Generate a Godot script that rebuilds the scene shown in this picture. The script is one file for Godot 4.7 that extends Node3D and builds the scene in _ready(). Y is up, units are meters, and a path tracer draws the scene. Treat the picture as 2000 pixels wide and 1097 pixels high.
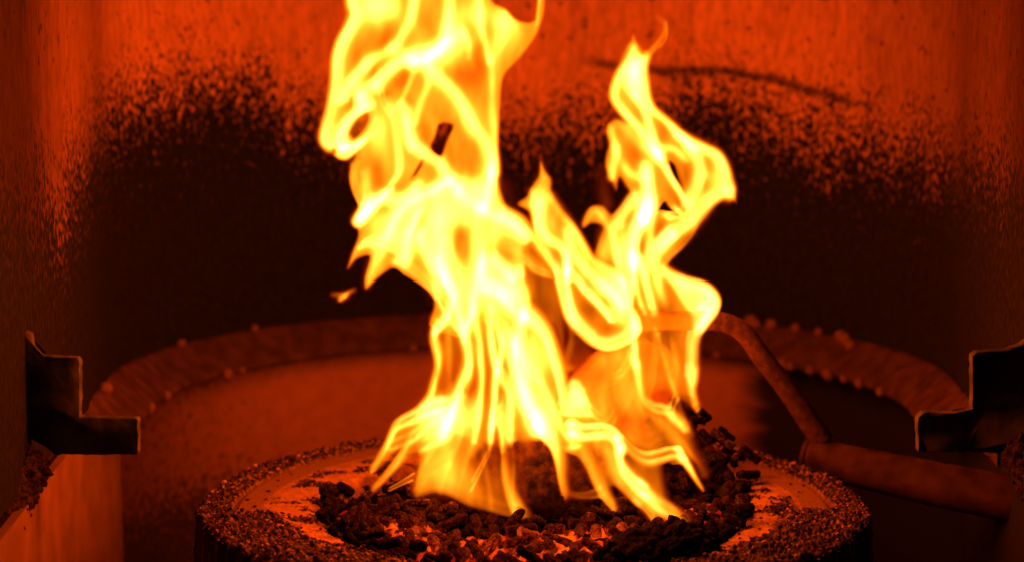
extends Node3D
# A wood-pellet fire on a round burner plate inside the sooty chamber of a boiler. Metres; the middle of the plate is near the origin.

const CX := 0.01          # axis of burner and chamber
const CZ := -0.188        # centre of the round back of the chamber
const R := 0.245          # its inner radius
const LEAN := 0.08        # how much its sides close in towards the door
const FLAME_GLOW := 20.0
var rng := RandomNumberGenerator.new()
var names := {}
var mats := {}


func _ready() -> void:
	rng.seed = 4711
	# ---- camera
	var cam := Camera3D.new()
	cam.name = "camera"
	cam.position = Vector3(0, 0.214, 0.8)
	cam.rotation_degrees = Vector3(-7.5, 0, 0)
	cam.near = 0.05
	cam.far = 20.0
	var lens := CameraAttributesPhysical.new()
	lens.frustum_focal_length = 72.92
	lens.frustum_focus_distance = 0.78
	lens.frustum_near = 0.05
	lens.frustum_far = 20.0
	lens.exposure_aperture = 9.0
	cam.attributes = lens
	cam.fov = 18.69
	add_child(cam)
	cam.current = true
	# ---- the dim room behind the camera, seen through the open fire door
	var env := Environment.new()
	env.background_mode = Environment.BG_COLOR
	env.background_color = Color(0.016, 0.014, 0.006).linear_to_srgb()
	env.tonemap_mode = Environment.TONE_MAPPER_LINEAR
	env.tonemap_exposure = 1.0
	env.sdfgi_enabled = true
	env.ssao_enabled = true
	env.ssil_enabled = true
	var world := WorldEnvironment.new()
	world.name = "world"
	world.environment = env
	add_child(world)
	# ---- the light that the flames give
	for l in [
		[Vector3(-0.034, 0.262, 0.03), 0.034, 0.02], [Vector3(-0.038, 0.205, 0.03), 0.040, 0.02], [Vector3(-0.026, 0.147, 0.03), 0.030, 0.02],
		[Vector3(-0.020, 0.080, 0.03), 0.022, 0.015], [Vector3(-0.022, 0.042, 0.03), 0.009, 0.012], [Vector3(0.045, 0.105, 0.005), 0.016, 0.012],
		[Vector3(0.065, 0.195, -0.075), 0.014, 0.012], [Vector3(0.071, 0.135, -0.075), 0.014, 0.012], [Vector3(0.080, 0.065, -0.075), 0.008, 0.012],
		[Vector3(0.050, 0.052, -0.01), 0.004, 0.012], [Vector3(0.050, 0.030, 0.032), 0.004, 0.01],
	]:
		var lamp := OmniLight3D.new()
		lamp.name = "flame_light"
		lamp.position = l[0]
		lamp.light_energy = l[1] * LIGHT
		lamp.light_size = l[2]
		lamp.light_color = LIGHT_COLOR.linear_to_srgb()
		lamp.omni_range = 3.0
		lamp.omni_attenuation = 2.0
		lamp.shadow_enabled = true
		add_child(lamp, true)
	for l in [[Vector3(-0.05, 0.010, 0.036), 0.0006], [Vector3(0.03, 0.010, 0.066), 0.0010], [Vector3(0.088, 0.010, 0.0), 0.0005]]:
		var lamp := OmniLight3D.new()
		lamp.name = "ember_light"
		lamp.position = l[0]
		lamp.light_energy = l[1]
		lamp.light_size = 0.01
		lamp.light_color = Color(1, 0.08, 0.01).linear_to_srgb()
		lamp.omni_range = 1.0
		lamp.omni_attenuation = 2.0
		lamp.shadow_enabled = true
		add_child(lamp, true)
	make_materials()
	build_chamber()
	build_burner()
	build_pipework()
	build_blocks()
	build_pellets()
	build_flames()

const LIGHT := 0.72
const LIGHT_COLOR := Color(1.0, 0.112, 0.002)


# ------------------------------------------------------------------ helpers
func numbered(called: String) -> String:
	names[called] = names.get(called, -1) + 1
	return called if names[called] == 0 else "%s_%03d" % [called, names[called]]


func tag(o: Node, label: String, category: String, group := "") -> Node:
	o.set_meta("label", label)
	o.set_meta("category", category)
	if group:
		o.set_meta("group", group)
	return o


func base(called: String, label: String, category: String, at := Vector3.ZERO, group := "") -> Node3D:
	var o := Node3D.new()
	o.name = numbered(called)
	o.position = at
	add_child(o)
	return tag(o, label, category, group)


func obj(called: String, mesh: Mesh, mat: Material, parent: Node = self) -> MeshInstance3D:
	var o := MeshInstance3D.new()
	o.name = numbered(called) if parent == self else called
	o.mesh = mesh
	o.material_override = mat
	parent.add_child(o, true)
	return o


func structure(called: String, mesh: Mesh, mat: Material) -> MeshInstance3D:
	var o := obj(called, mesh, mat)
	o.set_meta("kind", "structure")
	return o


func noise(freq: float, octaves := 3, n_seed := 1, type := FastNoiseLite.TYPE_SIMPLEX_SMOOTH) -> FastNoiseLite:
	var n := FastNoiseLite.new()
	n.noise_type = type
	n.frequency = freq
	n.fractal_octaves = octaves
	n.fractal_type = FastNoiseLite.FRACTAL_FBM if octaves > 1 else FastNoiseLite.FRACTAL_NONE
	n.seed = n_seed
	return n


func cells(freq: float, n_seed := 1) -> FastNoiseLite:
	var n := FastNoiseLite.new()
	n.noise_type = FastNoiseLite.TYPE_CELLULAR
	n.frequency = freq
	n.seed = n_seed
	n.fractal_type = FastNoiseLite.FRACTAL_NONE
	n.cellular_return_type = FastNoiseLite.RETURN_DISTANCE
	return n


# a sheet of nu by nv cells; f(i, j) gives a point; shade(p) a vertex colour
func grid(nu: int, nv: int, f: Callable, shade: Variant = null, close_u := false, close_v := false) -> ArrayMesh:
	var st := SurfaceTool.new()
	st.begin(Mesh.PRIMITIVE_TRIANGLES)
	st.set_smooth_group(0)
	for j in nv + 1:
		for i in nu + 1:
			var p: Vector3 = f.call(i % nu if close_u else i, j % nv if close_v else j)
			st.set_uv(Vector2(float(i) / nu, float(j) / nv))
			if shade != null:
				st.set_color(shade.call(p))
			st.add_vertex(p)
	for j in nv:
		for i in nu:
			var a := j * (nu + 1) + i
			for k in [a, a + 1, a + nu + 1, a + 1, a + nu + 2, a + nu + 1]:
				st.add_index(k)
	st.generate_normals()
	return st.commit()


# a rounded slab: outline in x and y, front at z = depth / 2
func slab(outline: PackedVector2Array, depth: float, bevel: float, rough := 0.0, rough_freq := 200.0, fine := 0.004) -> ArrayMesh:
	var n := noise(rough_freq, 2, 31)
	var o := PackedVector2Array()
	for i in outline.size():
		var a := outline[i]
		var b := outline[(i + 1) % outline.size()]
		var parts := maxi(1, int(a.distance_to(b) / fine))
		for k in parts:
			o.append(a.lerp(b, float(k) / parts))
	var m := o.size()
	var out := PackedVector2Array()
	for i in m:
		var t := (o[(i + 1) % m] - o[(i + m - 1) % m]).normalized()
		out.append(Vector2(t.y, -t.x))
	if Geometry2D.is_polygon_clockwise(o):
		for i in m:
			out[i] = -out[i]
	for i in m:
		o[i] += out[i] * n.get_noise_2d(o[i].x, o[i].y) * rough
	var rows := [[depth / 2, bevel], [depth / 2 - bevel * 0.3, bevel * 0.3], [depth / 2 - bevel, 0.0], [-depth / 2 + bevel, 0.0], [-depth / 2, bevel]]
	var st := SurfaceTool.new()
	st.begin(Mesh.PRIMITIVE_TRIANGLES)
	st.set_smooth_group(0)
	for r in rows:
		for i in m:
			var p: Vector2 = o[i] - out[i] * r[1]
			st.set_uv(p * 10.0)
			st.add_vertex(Vector3(p.x, p.y, r[0] + n.get_noise_3d(p.x, p.y, r[0]) * rough * 0.6))
	for j in rows.size() - 1:
		for i in m:
			var k := (i + 1) % m
			for q in [j * m + i, j * m + k, j * m + m + i, j * m + k, j * m + m + k, j * m + m + i]:
				st.add_index(q)
	var flat := PackedVector2Array()
	for i in m:
		flat.append(o[i] - out[i] * bevel)
	var tri := Geometry2D.triangulate_polygon(flat)
	for end in 2:
		var at := m * rows.size() + end * m
		for i in m:
			var z: float = (1 - 2 * end) * depth / 2
			st.set_uv(flat[i] * 10.0)
			st.add_vertex(Vector3(flat[i].x, flat[i].y, z + n.get_noise_3d(flat[i].x, flat[i].y, z) * rough * 0.6))
		for k in tri.size() / 3:
			for q in ([0, 1, 2] if end == 0 else [0, 2, 1]):
				st.add_index(at + tri[k * 3 + q])
	st.generate_normals()
	return st.commit()


# a bent tube through the points
func tube(path: Array, radii: Array, sides := 24, rough := 0.0, freq := 150.0, steps := 40) -> ArrayMesh:
	var c := Curve3D.new()
	for i in path.size():
		var a: Vector3 = path[maxi(i - 1, 0)]
		var b: Vector3 = path[mini(i + 1, path.size() - 1)]
		var d: Vector3 = (b - a) / 6.0
		c.add_point(path[i], -d, d)
	c.bake_interval = 0.002
	var n := noise(freq, 3, 12)
	var length := c.get_baked_length()
	return grid(sides, steps + 2, func(i: int, j: int):
		var t := clampf(float(j - 1) / steps, 0.0, 1.0)
		var p := c.sample_baked(t * length)
		var d := (c.sample_baked(minf(t * length + 0.001, length)) - c.sample_baked(maxf(t * length - 0.001, 0.0))).normalized()
		var side := d.cross(Vector3(0, 0, 1)).normalized()
		var over := side.cross(d)
		var k := t * (radii.size() - 1)
		var r: float = lerpf(radii[int(k)], radii[mini(int(k) + 1, radii.size() - 1)], k - int(k))
		var a := TAU * i / sides
		var q := (side * cos(a) + over * sin(a))
		if j == 0 or j == steps + 2:
			return p + q * r * 0.05
		return p + q * (r + rough * n.get_noise_3dv(p + q * r)), null, true)


func plain(color: Color, roughness := 0.9) -> StandardMaterial3D:
	var m := StandardMaterial3D.new()
	m.albedo_color = color.linear_to_srgb()
	m.roughness = roughness
	m.metallic_specular = 0.25
	return m


func picture(w: int, h: int, f: Callable) -> ImageTexture:
	var im := Image.create(w, h, false, Image.FORMAT_RGB8)
	for y in h:
		for x in w:
			im.set_pixel(x, y, f.call(x, y))
	return ImageTexture.create_from_image(im)


func mottled(dark: Color, light: Color, freq: float, n_seed: int, scale := 8.0, bump := 0.05, roughness := 0.95) -> StandardMaterial3D:
	var t := NoiseTexture2D.new()
	t.width = 256
	t.height = 256
	t.seamless = true
	t.noise = noise(freq, 4, n_seed)
	var g := Gradient.new()
	g.set_color(0, dark.linear_to_srgb())
	g.set_color(1, light.linear_to_srgb())
	g.set_offset(0, 0.25)
	g.set_offset(1, 0.75)
	t.color_ramp = g
	var m := StandardMaterial3D.new()
	m.albedo_texture = t
	m.roughness = roughness
	m.metallic_specular = 0.1
	m.uv1_triplanar = true
	m.uv1_scale = Vector3.ONE * scale
	if bump > 0.0:
		var b := NoiseTexture2D.new()
		b.width = 256
		b.height = 256
		b.seamless = true
		b.noise = noise(freq * 2.0, 4, n_seed + 50)
		m.heightmap_enabled = true
		m.heightmap_texture = b
		m.heightmap_scale = bump
	return m


func make_materials() -> void:
	mats.ledge = mottled(Color(0.048, 0.021, 0.009), Color(0.11, 0.046, 0.02), 0.03, 5, 9.0, 0.08)
	mats.slag = mottled(Color(0.22, 0.09, 0.04), Color(0.38, 0.16, 0.07), 0.05, 6, 20.0, 0.05)
	mats.panel = mottled(Color(0.17, 0.078, 0.035), Color(0.23, 0.105, 0.05), 0.02, 7, 5.0, 0.01)
	mats.pad = mottled(Color(0.012, 0.007, 0.004), Color(0.07, 0.035, 0.018), 0.06, 8, 22.0, 0.12)
	mats.iron = mottled(Color(0.05, 0.04, 0.014), Color(0.12, 0.095, 0.035), 0.02, 9, 14.0, 0.02, 0.97)
	mats.pipe = mottled(Color(0.045, 0.019, 0.008), Color(0.10, 0.042, 0.018), 0.05, 10, 14.0, 0.02, 0.8)
	mats.duct = mottled(Color(0.025, 0.0105, 0.0045), Color(0.065, 0.027, 0.011), 0.02, 11, 12.0, 0.03)
	mats.soot = mottled(Color(0.008, 0.007, 0.006), Color(0.03, 0.022, 0.016), 0.03, 12, 12.0, 0.03)
	mats.log = mottled(Color(0.008, 0.005, 0.003), Color(0.05, 0.025, 0.012), 0.03, 13, 16.0, 0.05)
	mats.brick = mottled(Color(0.14, 0.06, 0.03), Color(0.26, 0.12, 0.06), 0.02, 14, 10.0, 0.02)
	mats.clinker = mottled(Color(0.004, 0.003, 0.002), Color(0.016, 0.010, 0.006), 0.06, 15, 30.0, 0.08)
	var v := StandardMaterial3D.new()
	v.vertex_color_use_as_albedo = true
	v.roughness = 0.95
	v.metallic_specular = 0.2
	mats.ash = v
	var fl := StandardMaterial3D.new()
	fl.resource_name = "flame"
	fl.shading_mode = BaseMaterial3D.SHADING_MODE_UNSHADED
	fl.transparency = BaseMaterial3D.TRANSPARENCY_ALPHA
	fl.cull_mode = BaseMaterial3D.CULL_DISABLED
	fl.vertex_color_use_as_albedo = true
	fl.vertex_color_is_srgb = true
	fl.albedo_color = Color(FLAME_GLOW, FLAME_GLOW, FLAME_GLOW).linear_to_srgb()
	mats.flame = fl


# ------------------------------------------------------------------ chamber
# the inner face of the chamber s metres round from the middle of its back, moved inwards by inset
func round_wall(s: float, inset: float, y: float) -> Vector3:
	var half := R * PI / 2
	if absf(s) <= half:
		var a := s / R
		return Vector3(CX + (R - inset) * sin(a), y, CZ - (R - inset) * cos(a))
	return Vector3(CX + signf(s) * (R - inset - LEAN * (absf(s) - half)), y, CZ + absf(s) - half)


func curve_at(points: Array, x: float) -> float:
	for i in points.size() - 1:
		if x <= points[i + 1][0]:
			return lerpf(points[i][1], points[i + 1][1], smoothstep(0.0, 1.0, clampf((x - points[i][0]) / (points[i + 1][0] - points[i][0]), 0, 1)))
	return points[-1][1]


func build_chamber() -> void:
	var reach := 0.76
	var low := 0.026
	var high := 0.44
	# soot that rises in two humps, speckled towards its upper edge
	var soot_edge := [[-0.8, 0.15], [-0.59, 0.150], [-0.54, 0.142], [-0.50, 0.162], [-0.389, 0.185], [-0.306, 0.200], [-0.251, 0.207], [-0.205, 0.199], [-0.163, 0.185], [-0.10, 0.172], [-0.02, 0.172], [0.012, 0.170], [0.045, 0.176], [0.101, 0.193], [0.14, 0.192], [0.181, 0.183], [0.224, 0.174], [0.273, 0.168], [0.332, 0.165], [0.427, 0.166], [0.523, 0.163], [0.8, 0.15]]
	var arc := [[0.035, 0.2105], [0.073, 0.207], [0.101, 0.2035], [0.14, 0.204], [0.18, 0.199], [0.223, 0.190], [0.267, 0.182]]
	var speck := cells(1.0, 3)
	speck.cellular_jitter = 1.0
	var fine := noise(1.0, 2, 4)
	var broad := noise(1.0, 3, 5)
	var streak := noise(1.0, 3, 6)
	var w := 2048
	var h := 560
	var relief := Image.create(w, h, false, Image.FORMAT_L8)
	var skin := Image.create(w, h, false, Image.FORMAT_RGB8)
	for py in h:
		var y := high - (py + 0.5) / h * (high - low)
		for px in w:
			var s := ((px + 0.5) / w * 2.0 - 1.0) * reach
			var edge := curve_at(soot_edge, s) + broad.get_noise_2d(s * 22.0, y * 10.0) * 0.016
			var d := y - edge
			var bare := smoothstep(-0.070, 0.055, d)
			# grains a few millimetres across, drawn out downwards
			var grain := 0.75 * fine.get_noise_2d(s * 250.0, y * 165.0) + 0.25 * streak.get_noise_2d(s * 150.0 + 70.0, y * 40.0)
			var lit := smoothstep(-0.22, 0.32, grain * (1.0 - 0.45 * smoothstep(0.01, 0.06, d)) + (bare - 0.5) * 1.15)
			lit *= smoothstep(-0.095, -0.012, d)
			var run := streak.get_noise_2d(s * 75.0, y * 5.0)
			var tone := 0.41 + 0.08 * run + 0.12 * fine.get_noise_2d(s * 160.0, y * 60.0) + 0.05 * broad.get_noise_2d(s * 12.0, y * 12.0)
			tone *= 1.12 * lerpf(1.0, 0.42, smoothstep(0.31, 0.42, absf(s))) * lerpf(1.0, 0.14, smoothstep(0.46, 0.62, absf(s))) * lerpf(1.0, 0.5, smoothstep(0.17, 0.33, s) * 0.7 + 0.3 * smoothstep(0.262, 0.270, s + 0.003 * streak.get_noise_2d(y * 40.0, 3.0)))  # sides darker: soot, with lens vignetting painted into the wall colour
			if s > 0.03 and s < 0.27:
				var off := absf(y - curve_at(arc, s))
				lit *= 1.0 - 0.8 * smoothstep(0.0055, 0.0008, off + 0.002 * grain) * smoothstep(0.03, 0.06, s) * smoothstep(0.272, 0.24, s)
			if fine.get_noise_2d(s * 95.0 + 300.0, y * 95.0) > 0.62:
				lit *= 0.25
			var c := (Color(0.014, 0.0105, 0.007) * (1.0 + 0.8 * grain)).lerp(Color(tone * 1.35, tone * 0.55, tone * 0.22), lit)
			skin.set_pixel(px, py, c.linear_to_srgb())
			var up := clampf(0.35 + 0.35 * lit + 0.35 * grain, 0.0, 1.0)
			relief.set_pixel(px, py, Color(up, up, up))
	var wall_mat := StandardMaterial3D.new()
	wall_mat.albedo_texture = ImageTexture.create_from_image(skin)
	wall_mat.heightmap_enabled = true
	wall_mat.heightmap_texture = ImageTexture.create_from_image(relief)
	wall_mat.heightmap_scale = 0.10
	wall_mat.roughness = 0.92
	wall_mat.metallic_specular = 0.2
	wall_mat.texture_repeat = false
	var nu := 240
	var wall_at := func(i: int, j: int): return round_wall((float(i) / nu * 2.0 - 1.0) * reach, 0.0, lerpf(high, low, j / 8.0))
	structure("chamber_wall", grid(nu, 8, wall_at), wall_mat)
	# its cast shell, so that no light leaks in
	var shell := [[-0.003, low], [-0.003, high], [-0.025, high], [-0.025, low]]
	structure("chamber_shell", grid(nu, 4, func(i: int, j: int): return round_wall((float(i) / nu * 2.0 - 1.0) * reach, shell[j % 4][0], shell[j % 4][1] + 0.001), null, false, true), mats.soot)
	# lower wall under the ledge: smooth and reddish, with sooty mottling; shade painted in low left, at both sides and on the right
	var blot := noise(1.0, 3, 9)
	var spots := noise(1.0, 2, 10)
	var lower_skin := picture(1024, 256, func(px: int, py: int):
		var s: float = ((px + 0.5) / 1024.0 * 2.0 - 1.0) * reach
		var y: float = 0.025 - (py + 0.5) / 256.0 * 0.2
		var v := (0.42 + 0.06 * blot.get_noise_2d(s * 60.0, y * 60.0)) * lerpf(1.0, 0.25, smoothstep(0.15, 0.36, absf(s)))  # recess shade painted in towards both sides
		var dark := 0.85 * smoothstep(-0.1, 0.75, 0.8 * spots.get_noise_2d(s * 150.0, y * 130.0) + 0.9 * smoothstep(-0.045, -0.10, y) * smoothstep(-0.10, -0.2, s) - 0.35 + 0.3 * smoothstep(-0.15, -0.3, s))  # mottling, plus the burner plate's shadow painted in low on the left
		dark = maxf(dark, smoothstep(0.150, 0.185, s + 0.012 * blot.get_noise_2d(y * 50.0, s * 9.0)))  # shadow between ledge and duct, painted into the colour
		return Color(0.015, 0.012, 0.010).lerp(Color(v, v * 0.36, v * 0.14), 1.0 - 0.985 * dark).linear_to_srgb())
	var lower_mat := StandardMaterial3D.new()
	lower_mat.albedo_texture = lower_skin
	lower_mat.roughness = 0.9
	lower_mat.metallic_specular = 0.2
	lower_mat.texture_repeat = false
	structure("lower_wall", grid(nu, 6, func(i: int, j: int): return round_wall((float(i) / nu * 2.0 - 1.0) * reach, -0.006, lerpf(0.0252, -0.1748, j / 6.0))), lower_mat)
	structure("lower_shell", grid(nu, 6, func(i: int, j: int): return round_wall((float(i) / nu * 2.0 - 1.0) * reach, -0.025, lerpf(0.0252, -0.1748, j / 6.0))), mats.soot)
	var floor_mesh := BoxMesh.new()
	floor_mesh.size = Vector3(0.62, 0.02, 0.72)
	structure("chamber_floor", floor_mesh, mats.soot).position = Vector3(CX, -0.181, CZ + 0.07)
	var roof := BoxMesh.new()
	roof.size = Vector3(0.62, 0.02, 0.72)
	structure("chamber_ceiling", roof, mats.soot).position = Vector3(CX, 0.4525, CZ + 0.07)
	# the crumbly ledge, swept round the wall
	var crumb := noise(190.0, 3, 21)
	var wave := noise(30.0, 2, 22)
	var profile := [Vector2(-0.003, 0.0300), Vector2(0.0015, 0.0297), Vector2(0.004, 0.0280), Vector2(0.008, 0.0248), Vector2(0.012, 0.0212), Vector2(0.016, 0.0175), Vector2(0.0195, 0.0142), Vector2(0.0218, 0.0115), Vector2(0.0225, 0.0092), Vector2(0.0210, 0.0072), Vector2(0.016, 0.0062), Vector2(0.008, 0.0060), Vector2(-0.003, 0.0060)]
	var ledge_half := 0.52
	var ledge := base("ledge", "rough reddish ledge with slag beads running round the chamber wall", "ledge")
	obj("rim", grid(420, profile.size() - 1, func(i: int, j: int):
		var s := (i / 420.0 * 2.0 - 1.0) * ledge_half
		var q: Vector2 = profile[j]
		var p := round_wall(s, q.x, q.y)
		var lump := crumb.get_noise_3dv(p) * 0.0010 + wave.get_noise_3dv(p) * 0.0010
		if j == 0 or j == profile.size() - 1:
			lump = 0.0
		var fade := smoothstep(0.505, 0.425, absf(s))
		return round_wall(s, (q.x + lump * 0.8) * fade - 0.004 * (1.0 - fade), q.y + lump)), mats.ledge, ledge)
	var bead_mesh := lump_mesh(1.0, 14, 9, 0.30, 1.6, 41)
	for b in BEADS:
		var o := obj("slag_bead", bead_mesh, mats.slag, ledge)
		o.position = round_wall(b[0], minf(b[1], 0.021), minf(maxf(b[2], 0.0085), 0.031))
		o.scale = Vector3.ONE * b[3]
		o.rotation = Vector3(rng.randf() * 6, rng.randf() * 6, rng.randf() * 6)
	# pale plate on the left and rough fibre pads beside the brackets
	var plate := base("side_plate", "smooth pale plate standing below the left bracket", "plate")
	var pm := BoxMesh.new()
	pm.size = Vector3(0.004, 0.185, 0.368)
	var sheet := obj("sheet", pm, mats.panel, plate)
	sheet.position = Vector3(CX - R + 0.0163, -0.0715, -0.001)
	sheet.rotation.y = atan(LEAN)
	tag(obj("fibre_pad", tube([Vector3(-0.2165, 0.034, 0.052), Vector3(-0.2235, 0.021, 0.075), Vector3(-0.2285, 0.002, 0.105), Vector3(-0.234, -0.03, 0.15)], [0.0105, 0.0145, 0.016, 0.018], 60, 0.004, 210.0, 110), mats.pad), "dark fibrous roll against the wall under the left bracket", "pad")
	tag(obj("fibre_pad", tube([Vector3(0.2265, 0.0405, 0.058), Vector3(0.232, 0.033, 0.075), Vector3(0.240, 0.015, 0.105), Vector3(0.250, -0.015, 0.15)], [0.0095, 0.0145, 0.017, 0.018], 60, 0.004, 210.0, 110), mats.pad), "dark fibrous roll against the wall behind the right bracket", "pad")
	# the two stepped brackets that carry the grate door
	var left := PackedVector2Array()
	for p in [[-21.9, 9.5], [-21.38, 9.2], [-21.26, 8.6], [-20.95, 8.24], [-19.32, 8.15], [-19.21, 8.06], [-19.3, 5.47], [-16.77, 5.42], [-16.68, 5.33], [-16.73, 3.79], [-20.47, 3.79], [-21.11, 4.42], [-21.9, 4.65]]:
		left.append(Vector2(p[0], p[1]) / 100.0)
	var right := PackedVector2Array()
	for p in [[23.9, 9.9], [23.0, 9.0], [22.43, 8.7], [21.98, 8.5], [20.63, 8.43], [20.43, 8.24], [20.52, 5.86], [20.04, 5.68], [18.34, 5.68], [18.09, 5.49], [18.14, 3.93], [21.7, 3.88], [23.9, 3.49]]:
		right.append(Vector2(p[0], p[1]) / 100.0)
	for side in [[left, "black stepped steel bracket on the left wall", 4.0], [right, "black stepped steel bracket on the right wall", 5.0]]:
		var b := base("bracket", side[1], "bracket")
		b.position.z = 0.052
		obj("lug", slab(side[0], 0.006, 0.00015, 0.0005, 260.0, 0.002), mats.iron, b)


const BEADS := [[-0.43, 0.003, 0.029, 0.004], [-0.385, 0.027, 0.002, 0.0035], [-0.345, 0.025, 0.004, 0.003], [-0.285, 0.002, 0.032, 0.0028], [-0.262, 0.028, 0.0, 0.0042], [-0.245, 0.028, 0.0, 0.0026], [-0.212, 0.002, 0.032, 0.0026], [-0.09, 0.028, -0.002, 0.003], [0.118, 0.002, 0.031, 0.0026], [0.171, 0.002, 0.033, 0.0048], [0.189, 0.003, 0.033, 0.0040], [0.176, 0.003, 0.030, 0.0034], [0.252, 0.003, 0.034, 0.0040], [0.258, 0.005, 0.030, 0.0042], [0.265, 0.006, 0.027, 0.0036], [0.155, 0.028, 0.0, 0.003], [0.196, 0.028, 0.0, 0.0034], [0.215, 0.028, 0.001, 0.0042], [0.223, 0.027, -0.001, 0.003], [0.243, 0.028, 0.0, 0.0032], [0.262, 0.028, 0.001, 0.0042], [0.281, 0.027, 0.0, 0.003], [0.30, 0.028, 0.0, 0.0035], [0.33, 0.028, 0.0, 0.003], [0.21, 0.003, 0.031, 0.0030], [0.231, 0.003, 0.031, 0.0028]]


# a knobbly ball of the given radius
func lump_mesh(radius: float, nu: int, nv: int, rough: float, freq: float, n_seed: int, squash := Vector3.ONE) -> ArrayMesh:
	var n := noise(freq, 3, n_seed)
	return grid(nu, nv, func(i: int, j: int):
		var a := TAU * i / nu
		var b := PI * j / nv
		var d := Vector3(sin(b) * sin(a), cos(b), sin(b) * cos(a))
		return d * squash * radius * (1.0 + rough * n.get_noise_3dv(d)), null, true)


# ------------------------------------------------------------------ burner
func heap(x: float, z: float) -> float:
	var hx := (x - 0.088) / 0.028
	var hz := (z + 0.072) / 0.034
	var front := (x - 0.01) / 0.075
	var fz := (z - 0.045) / 0.028
	return 0.026 * exp(-hx * hx - hz * hz) + 0.003 * exp(-front * front - fz * fz)


func pit(x: float, z: float) -> float:
	var r := Vector2(x - CX, z).length()
	return -0.009 * smoothstep(0.108, 0.092, r) + heap(x, z) * smoothstep(0.150, 0.120, r)


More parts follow.
